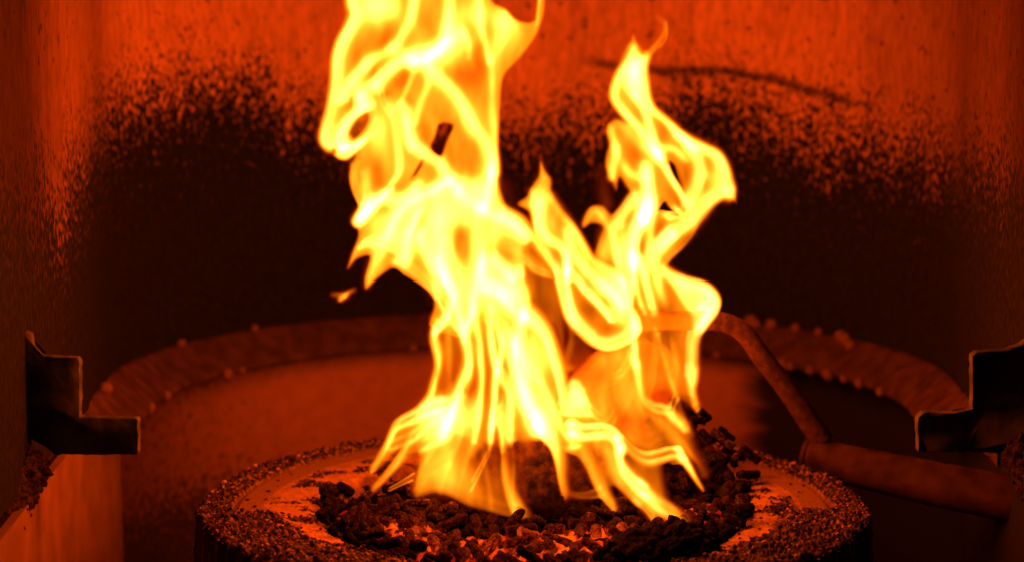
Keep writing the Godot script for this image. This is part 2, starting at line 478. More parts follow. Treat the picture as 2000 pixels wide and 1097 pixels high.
func build_burner() -> void:
	var burner := base("burner", "round burner plate caked with ash under the fire", "burner")
	var crumb := cells(520.0, 5)
	var fine := noise(420.0, 2, 6)
	var patch := noise(34.0, 4, 8)
	var big := noise(60.0, 3, 7)
	var mid := noise(150.0, 2, 17)
	var cover := func(x: float, z: float) -> float:
		var r := Vector2(x - CX, z).length()
		var wob := 0.006 * big.get_noise_2d(x, z)
		var out := smoothstep(0.1425, 0.1450, r)
		var front := smoothstep(0.012, 0.034, z + wob * 2.0) * smoothstep(0.112, 0.124, r + wob)
		var isles := smoothstep(0.06, 0.20, patch.get_noise_2d(x * 0.7, z * 1.5)) * smoothstep(0.131, 0.122, r)
		isles = maxf(isles, 0.75 * smoothstep(0.109, 0.100, r + wob))
		var dust := 0.35 * smoothstep(0.15, 0.5, mid.get_noise_2d(x * 2.0, z * 2.0))
		return maxf(maxf(out, front), maxf(isles, dust * smoothstep(0.146, 0.10, r)))
	var nr := 170
	var na := 900
	var height := func(x: float, z: float) -> float:
		var r := Vector2(x - CX, z).length()
		var k: float = cover.call(x, z)
		var front := smoothstep(0.012, 0.036, z) * smoothstep(0.112, 0.128, r)
		var y := 0.0009 * smoothstep(0.127, 0.129, r) - 0.009 * smoothstep(0.108, 0.092, r)
		y -= 0.0035 * smoothstep(0.0410, 0.0412, 0.0) + 0.0035 * (smoothstep(0.1408, 0.1416, r) - smoothstep(0.1428, 0.1440, r)) * (1.0 - front)
		y += k * (0.0026 * maxf(0.0, 0.75 + crumb.get_noise_2d(x, z)) * (0.6 + 0.8 * absf(big.get_noise_2d(x * 1.3, z * 1.3))) + 0.0012 * fine.get_noise_2d(x, z))
		y += front * (0.0045 + 0.003 * big.get_noise_2d(x * 0.8, z * 0.8)) + 0.0012 * smoothstep(0.144, 0.150, r) * (1.0 + big.get_noise_2d(x, z))
		return y - 1.1 * maxf(0.0, r - 0.1575) - 14.0 * maxf(0.0, r - 0.1595)
	var shade := func(p: Vector3) -> Color:
		var k: float = cover.call(p.x, p.z)
		var r := Vector2(p.x - CX, p.z).length()
		var pale := 0.20 + 0.06 * big.get_noise_2d(p.x * 2.0, p.z * 2.0) + 0.04 * fine.get_noise_2d(p.x, p.z)
		pale = lerpf(pale, 0.11 + 0.04 * fine.get_noise_2d(p.x, p.z), smoothstep(0.122, 0.130, r + 0.004 * big.get_noise_2d(p.x, p.z)))
		var f := clampf(0.5 + 0.9 * mid.get_noise_2d(p.x * 1.7, p.z * 1.7) + 0.3 * fine.get_noise_2d(p.x * 1.5, p.z), 0.0, 1.0)
		var dirt := lerpf(0.014, 0.15, f * f * f)
		if r < 0.127:
			dirt *= 0.4
		var v := lerpf(pale, dirt, k)
		return Color(v * 1.2, v * 0.55, v * 0.24)
	obj("plate", grid(na, nr, func(i: int, j: int):
		var r := lerpf(0.085, 0.1625, j / float(nr))
		var a := TAU * i / na
		var x := CX + r * sin(a)
		var z := r * cos(a)
		return Vector3(x, height.call(x, z), z), shade, true), mats.ash, burner)
	var hub := CylinderMesh.new()
	hub.top_radius = 0.09
	hub.bottom_radius = 0.09
	hub.height = 0.002
	hub.radial_segments = 64
	obj("grate", hub, mats.soot, burner).position = Vector3(CX, -0.016, 0)
	# fluted drum below
	obj("drum", grid(480, 10, func(i: int, j: int):
		var a := TAU * i / 480.0
		var rib := 0.0016 * smoothstep(-0.2, 0.2, sin(a * 60.0))
		var r: float = [0.120, 0.1605, 0.1610, 0.1600, 0.1590, 0.1590, 0.1590, 0.1590, 0.1590, 0.1590, 0.157][j] - (rib if j > 2 else 0.0)
		var y: float = [-0.012, -0.012, -0.016, -0.020, -0.026, -0.05, -0.08, -0.10, -0.12, -0.14, -0.171][j]
		return Vector3(CX + r * sin(a), y, r * cos(a)), null, true), mats.soot, burner)
	# crumbs scattered over the plate and its rim
	var many := MultiMesh.new()
	many.transform_format = MultiMesh.TRANSFORM_3D
	many.use_colors = true
	many.mesh = lump_mesh(1.0, 8, 5, 0.7, 1.3, 71)
	var spots: Array[Transform3D] = []
	var tones: Array[Color] = []
	for k in 16000:
		var a := rng.randf() * TAU
		var r := sqrt(lerpf(0.105 * 0.105, 0.161 * 0.161, rng.randf()))
		var x := CX + r * sin(a)
		var z := r * cos(a)
		var c: float = cover.call(x, z)
		if rng.randf() > c * 0.9 + 0.012:
			continue
		var size := 0.00028 + 0.0007 * pow(rng.randf(), 3.0)
		if z < -0.02 and r > 0.146:
			size *= 1.35
		var b := Basis.from_euler(Vector3(rng.randf() * 6, rng.randf() * 6, rng.randf() * 6)).scaled(Vector3(size, size * 0.7, size * 1.3))
		spots.append(Transform3D(b, Vector3(x, height.call(x, z) + size * 0.35, z)))
		var v := lerpf(0.012, 0.26, pow(rng.randf(), 3.6))
		tones.append(Color(v * 1.2, v * 0.55, v * 0.24))
	many.instance_count = spots.size()
	for k in spots.size():
		many.set_instance_transform(k, spots[k])
		many.set_instance_color(k, tones[k])
	var mm := MultiMeshInstance3D.new()
	mm.name = "ash_crumbs"
	mm.multimesh = many
	mm.material_override = mats.ash
	mm.set_meta("kind", "stuff")
	burner.add_child(mm)


func build_pipework() -> void:
	var pipe := base("bent_pipe", "thin bent steel pipe reaching over the fire from the right", "pipe")
	obj("tube", tube([Vector3(0.0655, 0.0775, -0.08), Vector3(0.088, 0.0775, -0.08), Vector3(0.106, 0.0772, -0.08), Vector3(0.116, 0.0745, -0.08), Vector3(0.1235, 0.0685, -0.08), Vector3(0.131, 0.0580, -0.08), Vector3(0.146, 0.0390, -0.082), Vector3(0.1645, 0.0120, -0.085)], [0.0050, 0.0050, 0.0052, 0.0056, 0.0062], 28, 0.0002, 120.0, 90), mats.pipe, pipe)
	var duct := base("air_duct", "thick ash-dusted duct running from the burner rim to the right wall", "duct")
	obj("tube", tube([Vector3(0.158, 0.0035, -0.086), Vector3(0.175, 0.0015, -0.078), Vector3(0.20, -0.0015, -0.064), Vector3(0.235, -0.005, -0.045), Vector3(0.30, -0.011, -0.012)], [0.0100, 0.0108, 0.0116, 0.0120, 0.0125], 32, 0.0004, 90.0, 70), mats.duct, duct)
	obj("collar", tube([Vector3(0.1565, 0.0037, -0.087), Vector3(0.1585, 0.0035, -0.0858)], [0.0104, 0.0104], 32, 0.0003, 90.0, 4), mats.duct, duct)


func outline(values: Array) -> PackedVector2Array:
	var o := PackedVector2Array()
	for k in values.size() / 2:
		o.append(Vector2(values[k * 2], values[k * 2 + 1]) / 100.0)
	return o


func build_blocks() -> void:
	var log_mesh := slab(outline([-2.47, -0.8, -2.5, 2.41, -2.38, 2.67, -2.06, 2.97, -1.23, 3.24, -0.37, 3.42, 0.1, 3.50, 0.73, 3.42, 1.3, 3.47, 1.96, 3.37, 3.19, 3.12, 3.8, 2.82, 4.07, 2.41, 4.13, 1.79, 3.95, 0.65, 3.9, -0.8]), 0.026, 0.0016, 0.0012, 260.0, 0.0016)
	var lg := obj("charred_block", log_mesh, mats.log)
	lg.position.z = -0.012
	tag(lg, "charred round-topped block standing dark in the middle of the fire", "block")
	var disc_mesh := slab(outline([2.05, 0.0, 2.10, 1.73, 2.28, 2.57, 2.53, 3.27, 2.88, 3.92, 3.35, 4.59, 3.89, 5.14, 4.44, 5.59, 5.06, 5.98, 6.02, 6.31, 7.11, 6.36, 8.21, 5.92, 9.05, 5.09, 9.48, 3.69, 9.5, 0.0]), 0.012, 0.001, 0.0010, 300.0, 0.0016)
	var ds := obj("round_block", disc_mesh, mats.brick)
	ds.position.z = -0.106
	tag(ds, "pale round-topped block behind the low orange flame sheet", "block")
	# black clinker in front
	var n := noise(150.0, 4, 81)
	var k2 := cells(300.0, 82)
	var cl := obj("clinker", grid(120, 70, func(i: int, j: int):
		var a := TAU * i / 120.0
		var b := PI * 0.5 * j / 70.0
		var d := Vector3(sin(b) * sin(a), cos(b), sin(b) * cos(a))
		var p := Vector3(d.x * 0.025, d.y * 0.0145, d.z * 0.0155)
		p.y += 0.004 * smoothstep(-0.01, 0.02, p.x) * d.y
		p.x -= 0.006 * (1.0 - d.y) * signf(-d.x) * 0.3
		return p + d * (0.0028 * n.get_noise_3dv(p) - 0.0022 * k2.get_noise_3dv(p)), null, true), mats.clinker)
	cl.position = Vector3(0.0645, -0.004, 0.0795)
	tag(cl, "crumbly black clinker lump at the front right of the pellets", "clinker")


# ------------------------------------------------------------------ pellets
const GLOW := [[-0.052, 0.034, 0.014, 1.1], [-0.064, 0.006, 0.009, 0.5], [0.002, 0.069, 0.020, 0.9], [0.034, 0.062, 0.017, 1.2], [0.052, 0.038, 0.011, 0.8], [0.091, -0.004, 0.012, 0.8], [0.073, 0.015, 0.010, 0.7], [-0.080, -0.010, 0.008, 0.45], [0.098, -0.062, 0.012, 0.2], [-0.024, 0.069, 0.013, 0.55], [-0.040, 0.058, 0.012, 0.8]]


func glow(x: float, z: float) -> float:
	var s := 0.0
	for g in GLOW:
		s += g[3] * exp(-(pow(x - g[0], 2.0) + pow(z - g[1], 2.0)) / (g[2] * g[2] * 1.6))
	return s


# the burning bed swells up between the pellets where it glows
func ember_rise(x: float, z: float) -> float:
	return 0.0085 * smoothstep(0.15, 0.75, glow(x, z))


var hf := PackedFloat32Array()
const HN := 260
const HC := 0.001


func hcell(x: float, z: float) -> int:
	return clampi(int((z + 0.13) / HC), 0, HN - 1) * HN + clampi(int((x - CX + 0.13) / HC), 0, HN - 1)


func settle(x: float, z: float, yaw: float, length: float, rad: float, commit := false) -> Transform3D:
	var d := Vector2(cos(yaw), sin(yaw))
	var across := Vector2(-d.y, d.x)
	var need := PackedFloat32Array()
	var sx := 0.0
	var sy := 0.0
	for k in 7:
		var t := (k - 3) / 3.0 * length * 0.5
		var top := -1.0
		for o in [-0.8, -0.4, 0.0, 0.4, 0.8]:
			var q: Vector2 = Vector2(x, z) + d * t + across * (o * rad)
			top = maxf(top, hf[hcell(q.x, q.y)] + rad * sqrt(1.0 - o * o))
		need.append(top)
		sx += t * t
		sy += t * top
	var slope := clampf(sy / sx, -0.75, 0.75)
	var y0 := -1.0
	for k in 7:
		y0 = maxf(y0, need[k] - slope * (k - 3) / 3.0 * length * 0.5)
	y0 -= 0.22 * rad
	if commit:
		for k in 25:
			var t := (k - 12) / 12.0 * length * 0.5
			for m in 9:
				var o := (m - 4) / 4.0 * 0.96
				var q: Vector2 = Vector2(x, z) + d * t + across * (o * rad)
				var c := hcell(q.x, q.y)
				hf[c] = maxf(hf[c], y0 + slope * t + rad * sqrt(1.0 - o * o))
	var along := Vector3(d.x, slope, d.y).normalized()
	var side := along.cross(Vector3.UP).normalized()
	return Transform3D(Basis(along, side.cross(along), side), Vector3(x, y0, z))


# a burnt pellet, 6 mm thick, along x; broken or rounded ends
func pellet_mesh(length: float, rad: float, n_seed: int) -> ArrayMesh:
	var n := noise(260.0, 3, n_seed)
	var crack := noise(500.0, 1, n_seed + 7)
	var rows := 15
	return grid(14, rows, func(i: int, j: int):
		var a := TAU * i / 14.0
		var t := float(j) / rows
		var r := rad
		var x := (t - 0.5) * length
		if j <= 3 or j >= rows - 3:
			var k: int = mini(j, rows - j)
			r = rad * [0.04, 0.55, 0.86, 0.98][k]
			x = signf(x) * (length * 0.5 - rad * [0.06, 0.0, 0.12, 0.4][k])
		var p := Vector3(x, r * cos(a), r * sin(a))
		var bump := 0.0007 * n.get_noise_3dv(p) - 0.0004 * absf(crack.get_noise_1d(x + 0.1 * n_seed))
		return p + Vector3(signf(x) * bump * 0.8 if j <= 2 or j >= rows - 2 else 0.0, cos(a) * bump, sin(a) * bump) * minf(1.0, r / rad), null, true)


func pellet_skin(dark: Color, light: Color, n_seed: int, heat := 0.0) -> StandardMaterial3D:
	var n := noise(0.09, 4, n_seed)
	var m := StandardMaterial3D.new()
	m.albedo_texture = picture(64, 64, func(x: int, y: int):
		var v := clampf(0.5 + 0.9 * n.get_noise_3d(cos(x / 64.0 * TAU) * 14.0, y * 1.4, sin(x / 64.0 * TAU) * 14.0), 0.0, 1.0)
		return dark.lerp(light, v * v * v).linear_to_srgb())
	m.roughness = 0.95
	m.metallic_specular = 0.08
	if heat > 0.0:
		m.emission_enabled = true
		m.emission = Color.WHITE
		m.emission_operator = BaseMaterial3D.EMISSION_OP_MULTIPLY
		m.emission_energy_multiplier = heat
		m.emission_texture = picture(64, 64, func(x: int, y: int):
			var v := clampf(0.42 + 1.0 * n.get_noise_3d(cos(x / 64.0 * TAU) * 14.0 + 40.0, y * 1.6, sin(x / 64.0 * TAU) * 14.0), 0.0, 1.0)
			v = v * v
			var ends := smoothstep(14.0, 4.0, minf(y, 63.0 - y))
			v = clampf(v + 0.45 * ends, 0.0, 1.0)
			return Color(v, v * v * 0.10, v * v * 0.008).linear_to_srgb())
	return m


func build_pellets() -> void:
	hf.resize(HN * HN)
	var under := noise(90.0, 3, 90)
	for j in HN:
		for i in HN:
			var x := (i + 0.5) * HC - 0.13 + CX
			var z := (j + 0.5) * HC - 0.13
			hf[j * HN + i] = pit(x, z) + 0.001 * under.get_noise_2d(x, z) - (0.0035 if Vector2(x - CX, z).length() < 0.104 else 0.0) + 0.75 * ember_rise(x, z)
	# the blocks stand in the bed
	for s in [[-0.025, 0.041, -0.026, 0.002, 0.04], [0.02, 0.095, -0.113, -0.099, 0.06]]:
		for j in HN:
			for i in HN:
				var x := (i + 0.5) * HC - 0.13 + CX
				var z := (j + 0.5) * HC - 0.13
				if x > s[0] and x < s[1] and z > s[2] and z < s[3]:
					hf[j * HN + i] = s[4]
	# glowing bed under the pellets
	var hot := noise(0.045, 3, 95)
	var bed_heat := picture(384, 384, func(px: int, py: int):
		var x: float = CX + (px / 383.0 * 2.0 - 1.0) * 0.125
		var z: float = (py / 383.0 * 2.0 - 1.0) * 0.125
		var v := clampf(glow(x, z) * (0.80 + 1.7 * hot.get_noise_2d(px * 1.6, py * 1.6)) - 0.14, 0.0, 1.3)
		return Color(minf(v, 1.0), v * v * 0.06, 0.0015 * v).linear_to_srgb())
	var bed := StandardMaterial3D.new()
	bed.albedo_color = Color(0.02, 0.015, 0.012).linear_to_srgb()
	bed.roughness = 1.0
	bed.metallic_specular = 0.05
	bed.emission_enabled = true
	bed.emission = Color.WHITE
	bed.emission_operator = BaseMaterial3D.EMISSION_OP_MULTIPLY
	bed.emission_energy_multiplier = 1.0
	bed.emission_texture = bed_heat
	var rough := noise(260.0, 3, 96)
	var embers := obj("glowing_ember_bed", grid(200, 200, func(i: int, j: int):
		var x := CX + (i / 200.0 * 2.0 - 1.0) * 0.125
		var z := (j / 200.0 * 2.0 - 1.0) * 0.125
		var r := Vector2(x - CX, z).length()
		return Vector3(x, pit(x, z) - 0.0026 + ember_rise(x, z) - 0.012 * smoothstep(0.110, 0.124, r) + 0.0034 * rough.get_noise_2d(x, z), z)), bed)
	embers.set_meta("kind", "stuff")
	tag(embers, "bed of glowing red embers between and under the pellets", "embers")
	# shapes and skins
	var shapes: Array[ArrayMesh] = []
	var sizes := [0.006, 0.0075, 0.009, 0.0105, 0.0125, 0.0145]
	for k in 6:
		shapes.append(pellet_mesh(sizes[k], 0.0026 - 0.0002 * (k % 3), 100 + k))
	var chars := [pellet_skin(Color(0.003, 0.002, 0.0015), Color(0.018, 0.010, 0.005), 1), pellet_skin(Color(0.004, 0.003, 0.002), Color(0.045, 0.023, 0.011), 2), pellet_skin(Color(0.008, 0.005, 0.003), Color(0.12, 0.06, 0.03), 3)]
	var hots := [pellet_skin(Color(0.004, 0.003, 0.002), Color(0.028, 0.014, 0.007), 4, 0.10), pellet_skin(Color(0.004, 0.003, 0.002), Color(0.028, 0.014, 0.007), 5, 0.22), pellet_skin(Color(0.02, 0.014, 0.01), Color(0.09, 0.06, 0.04), 6, 0.65)]
	# a first layer, mostly hidden
	var buried := MultiMesh.new()
	buried.transform_format = MultiMesh.TRANSFORM_3D
	buried.mesh = shapes[2]
	var lie: Array[Transform3D] = []
	for k in 420:
		var spot := pellet_spot()
		if glow(spot.x, spot.y) > 0.45 and rng.randf() < 0.9:
			continue
		var yaw := rng.randf() * TAU
		if settle(spot.x, spot.y, yaw, sizes[2], 0.0025).origin.y - pit(spot.x, spot.y) < 0.008:
			lie.append(settle(spot.x, spot.y, yaw, sizes[2], 0.0025, true))
	buried.instance_count = lie.size()
	for k in lie.size():
		buried.set_instance_transform(k, lie[k])
	var mm := MultiMeshInstance3D.new()
	mm.name = "buried_pellets"
	mm.multimesh = buried
	mm.material_override = chars[0]
	mm.set_meta("kind", "stuff")
	add_child(mm)
	tag(mm, "lower layer of charred wood pellets half buried in the heap", "pellets")
	# and the pellets that show, one by one
	var protos := {}
	for k in 345:
		var best := Transform3D()
		var low := 99.0
		var pick := rng.randi() % 6
		var yaw_best := 0.0
		var at := Vector2.ZERO
		for attempt in 7:
			var spot := pellet_spot()
			var yaw := rng.randf() * TAU
			var t := settle(spot.x, spot.y, yaw, sizes[pick], 0.0025)
			var rise := t.origin.y - pit(spot.x, spot.y) + (0.05 if glow(spot.x, spot.y) > 0.42 and (t.origin.y - pit(spot.x, spot.y) > 0.0036 + 0.75 * ember_rise(spot.x, spot.y) or rng.randf() < 0.04) else 0.0)
			if rise < low:
				low = rise
				best = t
				yaw_best = yaw
				at = spot
		if low > 0.04 or low > 0.011:
			continue
		best = settle(at.x, at.y, yaw_best, sizes[pick], 0.0025, true)
		var g := glow(at.x, at.y) + rng.randf_range(-0.25, 0.2)
		var hotness := 0
		if g > 0.85:
			hotness = 3 if rng.randf() < 0.4 else 2
		elif g > 0.5:
			hotness = 2 if rng.randf() < 0.5 else 1
		elif g > 0.22:
			hotness = 1
		var key := "%d_%d" % [pick, hotness]
		var skin: Material = hots[hotness - 1] if hotness > 0 else chars[[0, 0, 1, 1, 2][rng.randi() % 5]]
		var o := MeshInstance3D.new()
		o.name = numbered("glowing_pellet" if hotness > 0 else "charred_pellet")
		o.mesh = shapes[pick]
		o.material_override = skin
		o.transform = best.rotated_local(Vector3.RIGHT, rng.randf() * TAU)
		add_child(o)
		protos[key] = true
		var place := place_of(at)
		tag(o, ["black charred pellet ", "dull red pellet ", "red glowing pellet ", "bright orange pellet "][hotness] + place, "pellet", ["black", "dull red", "red", "orange"][hotness] + " pellets " + place)


func place_of(p: Vector2) -> String:
	if p.x > 0.062 and p.y < -0.03:
		return "near the crest of the right rear heap" if p.y < -0.06 else "on the front slope of the right rear heap"
	if Vector2((p.x - 0.0645) / 0.036, (p.y - 0.0795) / 0.026).length() < 1.0:
		return "beside the black clinker lump"
	if p.y > 0.07:
		return "at the very front of the coals, " + ("left of the middle" if p.x < 0.0 else "right of the middle")
	if p.x < -0.068:
		return "at the left edge of the coals beside the bare plate"
	if p.x > 0.08:
		return "at the right edge of the coals beside the bare plate"
	if p.y > 0.03:
		return "in front of the charred block, " + ("left of the middle" if p.x < -0.01 else "right of the middle")
	if p.x < -0.02:
		return "left of the charred block under the skirt of the tallest flame"
	if p.x > 0.04:
		return "right of the charred block under the low flame lick"
	return "close round the foot of the charred block"


func pellet_spot() -> Vector2:
	for k in 40:
		var p: Vector2
		var kind := rng.randf()
		if kind < 0.24:
			p = Vector2(0.088 + rng.randfn() * 0.015, -0.066 + rng.randfn() * 0.020)
		elif kind < 0.90:
			var a := rng.randf_range(-1.75, 1.65)
			var r := 0.101 * sqrt(rng.randf_range(0.10, 1.0))
			p = Vector2(CX + r * sin(a), r * cos(a))
		else:
			p = Vector2(CX + rng.randf_range(-0.10, 0.10), rng.randf_range(-0.06, 0.03))
		var r2 := (p - Vector2(CX, 0)).length()
		if r2 > 0.103 and not (p.x > 0.06 and p.y < -0.02 and r2 < 0.120):
			continue
		if p.x > -0.029 and p.x < 0.045 and p.y > -0.03 and p.y < 0.006:
			continue
		if p.x > 0.016 and p.x < 0.099 and p.y > -0.118 and p.y < -0.094:
			continue
		if pow((p.x - 0.0645) / 0.024, 2.0) + pow((p.y - 0.0795) / 0.0145, 2.0) < 1.5:
			continue
		return p
	return Vector2(CX, 0.05)


# ------------------------------------------------------------------ flames
# A flame is a body of glowing gas: its glow is summed from strands, sheets and swellings (centimetres in the plane of the flame), and where it glows more it is thicker.
class Flame:
	var x0: float
	var y0: float
	var nx: int
	var ny: int
	const STEP := 0.07
	var e := PackedFloat32Array()
	var f := PackedFloat32Array()
	var tmp := PackedFloat32Array()

	func _init(ax: float, bx: float, ay: float, by: float) -> void:
		x0 = ax
		y0 = ay
		nx = int((bx - ax) / STEP) + 1
		ny = int((by - ay) / STEP) + 1
		e.resize(nx * ny)
		f.resize(nx * ny)
		f.fill(1.0)
		tmp.resize(nx * ny)

	func spline(p: Array, closed: bool, parts: int) -> PackedVector2Array:
		var q := PackedVector2Array()
		for k in p.size() / 2:
			q.append(Vector2(p[k * 2], p[k * 2 + 1]))
		var n := q.size()
		var out := PackedVector2Array()
		for i in (n if closed else n - 1):
			var a := q[(i + n - 1) % n] if closed else q[maxi(i - 1, 0)]
			var b := q[i]
			var c := q[(i + 1) % n]
			var d := q[(i + 2) % n] if closed else q[mini(i + 2, n - 1)]
			for k in parts:
				out.append(b.cubic_interpolate(c, a, d, float(k) / parts))
		if not closed:
			out.append(q[n - 1])
		return out

	func strand(e0: float, e1: float, wl: float, wr: float, wide: float, p: Array) -> void:
		var q := spline(p, false, 5)
		var m := q.size() - 1
		tmp.fill(0.0)
		for s in m:
			var a := q[s]
			var b := q[s + 1]
			var t := float(s) / m
			var k := lerpf(1.0, wide, t)
			var l := maxf(wl * k, 0.05)
			var r := maxf(wr * k, 0.05)
			var glow0 := lerpf(e0, e1, t)
			var glow1 := lerpf(e0, e1, t + 1.0 / m)
			var far := 2.3 * maxf(l, r)
			var ab := b - a
			var len2 := maxf(ab.length_squared(), 1e-9)
			var nl := Vector2(-ab.y, ab.x)
			for j in range(maxi(0, int((minf(a.y, b.y) - far - y0) / STEP)), mini(ny, int((maxf(a.y, b.y) + far - y0) / STEP) + 2)):
				for i in range(maxi(0, int((minf(a.x, b.x) - far - x0) / STEP)), mini(nx, int((maxf(a.x, b.x) + far - x0) / STEP) + 2)):
					var v := Vector2(x0 + i * STEP, y0 + j * STEP) - a
					var u := v.dot(ab) / len2
					var uc := clampf(u, 0.0, 1.0)
					var d := (v - ab * uc).length()
					var w := l if v.dot(nl) > 0.0 else r
					if d > 2.3 * w:
						continue
					var g := lerpf(glow0, glow1, uc) * exp(-d * d / (w * w))
					var c := j * nx + i
					if g > tmp[c]:
						tmp[c] = g
		for c in tmp.size():
			e[c] += tmp[c]

	func area(soft: float, p: Array, use: Callable) -> void:
		var q := spline(p, true, 3)
		tmp.fill(99.0)
		var lo := Vector2(1e9, 1e9)
		var hi := -lo
		for s in q.size():
			var a := q[s]
			var b := q[(s + 1) % q.size()]
			lo = lo.min(a)
			hi = hi.max(a)
			for j in range(maxi(0, int((minf(a.y, b.y) - soft - y0) / STEP)), mini(ny, int((maxf(a.y, b.y) + soft - y0) / STEP) + 2)):
				for i in range(maxi(0, int((minf(a.x, b.x) - soft - x0) / STEP)), mini(nx, int((maxf(a.x, b.x) + soft - x0) / STEP) + 2)):
					var v := Vector2(x0 + i * STEP, y0 + j * STEP)
					var d := v.distance_to(Geometry2D.get_closest_point_to_segment(v, a, b))
					var c := j * nx + i
					if d < tmp[c]:
						tmp[c] = d
		for j in range(maxi(0, int((lo.y - soft - y0) / STEP)), mini(ny, int((hi.y + soft - y0) / STEP) + 2)):
			for i in range(maxi(0, int((lo.x - soft - x0) / STEP)), mini(nx, int((hi.x + soft - x0) / STEP) + 2)):
				var c := j * nx + i
				var d := tmp[c]
				if not Geometry2D.is_point_in_polygon(Vector2(x0 + i * STEP, y0 + j * STEP), q):
					d = -d
				if d > -soft * 0.35:
					use.call(c, smoothstep(-soft * 0.35, soft * 0.75, d))

	func fill(glow: float, soft: float, p: Array) -> void:
		area(soft, p, func(c: int, s: float): e[c] += glow * s)

	func gap(keep: float, soft: float, p: Array) -> void:
		area(soft, p, func(c: int, s: float): f[c] *= lerpf(1.0, keep, s))

	func clear(keep: float, soft: float, p: Array) -> void:
		area(soft, p, func(c: int, s: float): e[c] *= lerpf(1.0, keep, s))

	func blob(cx: float, cy: float, rx: float, ry: float, turn: float, use: Callable) -> void:
		var far := 2.4 * maxf(rx, ry)
		var co := cos(deg_to_rad(turn))
		var si := sin(deg_to_rad(turn))
		for j in range(maxi(0, int((cy - far - y0) / STEP)), mini(ny, int((cy + far - y0) / STEP) + 2)):
			for i in range(maxi(0, int((cx - far - x0) / STEP)), mini(nx, int((cx + far - x0) / STEP) + 2)):
				var dx := x0 + i * STEP - cx
				var dy := y0 + j * STEP - cy
				var a := (dx * co + dy * si) / rx
				var b := (-dx * si + dy * co) / ry
				use.call(j * nx + i, exp(-a * a - b * b))

	func swell(glow: float, cx: float, cy: float, rx: float, ry: float, turn: float) -> void:
		blob(cx, cy, rx, ry, turn, func(c: int, s: float): e[c] += glow * s)

	func thin(keep: float, cx: float, cy: float, rx: float, ry: float, turn: float) -> void:
		blob(cx, cy, rx * 1.25, ry * 1.25, turn, func(c: int, s: float): f[c] *= lerpf(1.0, keep, minf(1.0, s * 1.3)))

	func blurred(src: PackedFloat32Array, reach: int) -> PackedFloat32Array:
		var out := src.duplicate()
		for pass_ in 2:
			for axis in 2:
				var step := 1 if axis == 0 else nx
				var n := nx if axis == 0 else ny
				var lines := ny if axis == 0 else nx
				var got := out.duplicate()
				for l in lines:
					var at := l * nx if axis == 0 else l
					var sum := 0.0
					for k in range(-reach, n):
						if k + reach < n:
							sum += out[at + (k + reach) * step]
						if k - reach - 1 >= 0:
							sum -= out[at + (k - reach - 1) * step]
						if k >= 0:
							got[at + k * step] = sum / (2 * reach + 1)
				out = got
		return out

	func mesh(depth: float, lean: float) -> ArrayMesh:
		var clipped := PackedFloat32Array()
		clipped.resize(e.size())
		var drift := FastNoiseLite.new()
		drift.noise_type = FastNoiseLite.TYPE_SIMPLEX_SMOOTH
		drift.seed = int(depth * 10.0 + x0 * 7.0)
		drift.frequency = 1.0
		drift.fractal_octaves = 2
		for c in e.size():
			var wisp := drift.get_noise_2d((x0 + (c % nx) * STEP) * 0.9 + 0.35 * drift.get_noise_2d(c / nx * 0.02, 7.0), (y0 + (c / nx) * STEP) * 0.32)
			e[c] *= f[c] * (1.0 + 0.30 * wisp)
			if e[c] > 4.0:
				e[c] = 4.0 + (e[c] - 4.0) * 0.6
			clipped[c] = minf(e[c], 3.0)
		var body := blurred(clipped, 7)
		var soft := blurred(clipped, 4)
		for c in e.size():
			e[c] = (0.94 * e[c] + 0.10 * soft[c] * smoothstep(0.25, 1.2, e[c])) * pow(clampf(e[c] / 2.3, 0.2, 1.6), 0.33)
		var index := PackedInt32Array()
		index.resize(e.size())
		index.fill(-1)
		var pos := PackedVector3Array()
		var col := PackedColorArray()
		var tri := PackedInt32Array()
		for j in ny - 1:
			for i in nx - 1:
				var c := j * nx + i
				var q := [c, c + 1, c + nx + 1, c + nx]
				if maxf(maxf(e[q[0]], e[q[1]]), maxf(e[q[2]], e[q[3]])) < 0.012:
					continue
				for k in q:
					if index[k] < 0:
						index[k] = pos.size()
						var x: float = x0 + (k % nx) * STEP
						var y: float = y0 + (k / nx) * STEP
						var g := e[k]
						var t := 0.75 * sqrt(body[k]) * sqrt(minf(1.0, g / 0.5))
						var zc := depth + lean * (sin(x * 0.8 + y * 0.35) + 0.6 * sin(y * 0.7 - x * 0.4))
						pos.append(Vector3(x, y, zc + t) / 100.0)
						pos.append(Vector3(x, y, zc - t) / 100.0)
						var cover := 0.6 * (1.0 - exp(-1.8 * g))
						var a := 1.0 - sqrt(1.0 - cover)
						var green := 0.195 * pow(g, 1.34)
						var blue := 0.048 * pow(g / 3.0, 2.7)
						if g < 0.4:
							green *= lerpf(0.55, 1.0, g / 0.4)
						var hue := Color(g, green, blue) / maxf(cover, 1e-4) / 20.0
						for s in 2:
							col.append(Color(pow(minf(hue.r, 1.0), 1.0 / 2.2), pow(minf(hue.g, 1.0), 1.0 / 2.2), pow(minf(hue.b, 1.0), 1.0 / 2.2), a))
				var v := [index[q[0]], index[q[1]], index[q[2]], index[q[3]]]
				tri.append_array([v[0], v[3], v[2], v[0], v[2], v[1]])
				tri.append_array([v[0] + 1, v[2] + 1, v[3] + 1, v[0] + 1, v[1] + 1, v[2] + 1])
		var arrays := []
		arrays.resize(Mesh.ARRAY_MAX)
		arrays[Mesh.ARRAY_VERTEX] = pos
		arrays[Mesh.ARRAY_COLOR] = col
		arrays[Mesh.ARRAY_INDEX] = tri
		var m := ArrayMesh.new()
		m.add_surface_from_arrays(Mesh.PRIMITIVE_TRIANGLES, arrays)
		return m


func start_flame(ax: float, bx: float, ay: float, by: float) -> Flame:
	return Flame.new(ax, bx, ay, by)


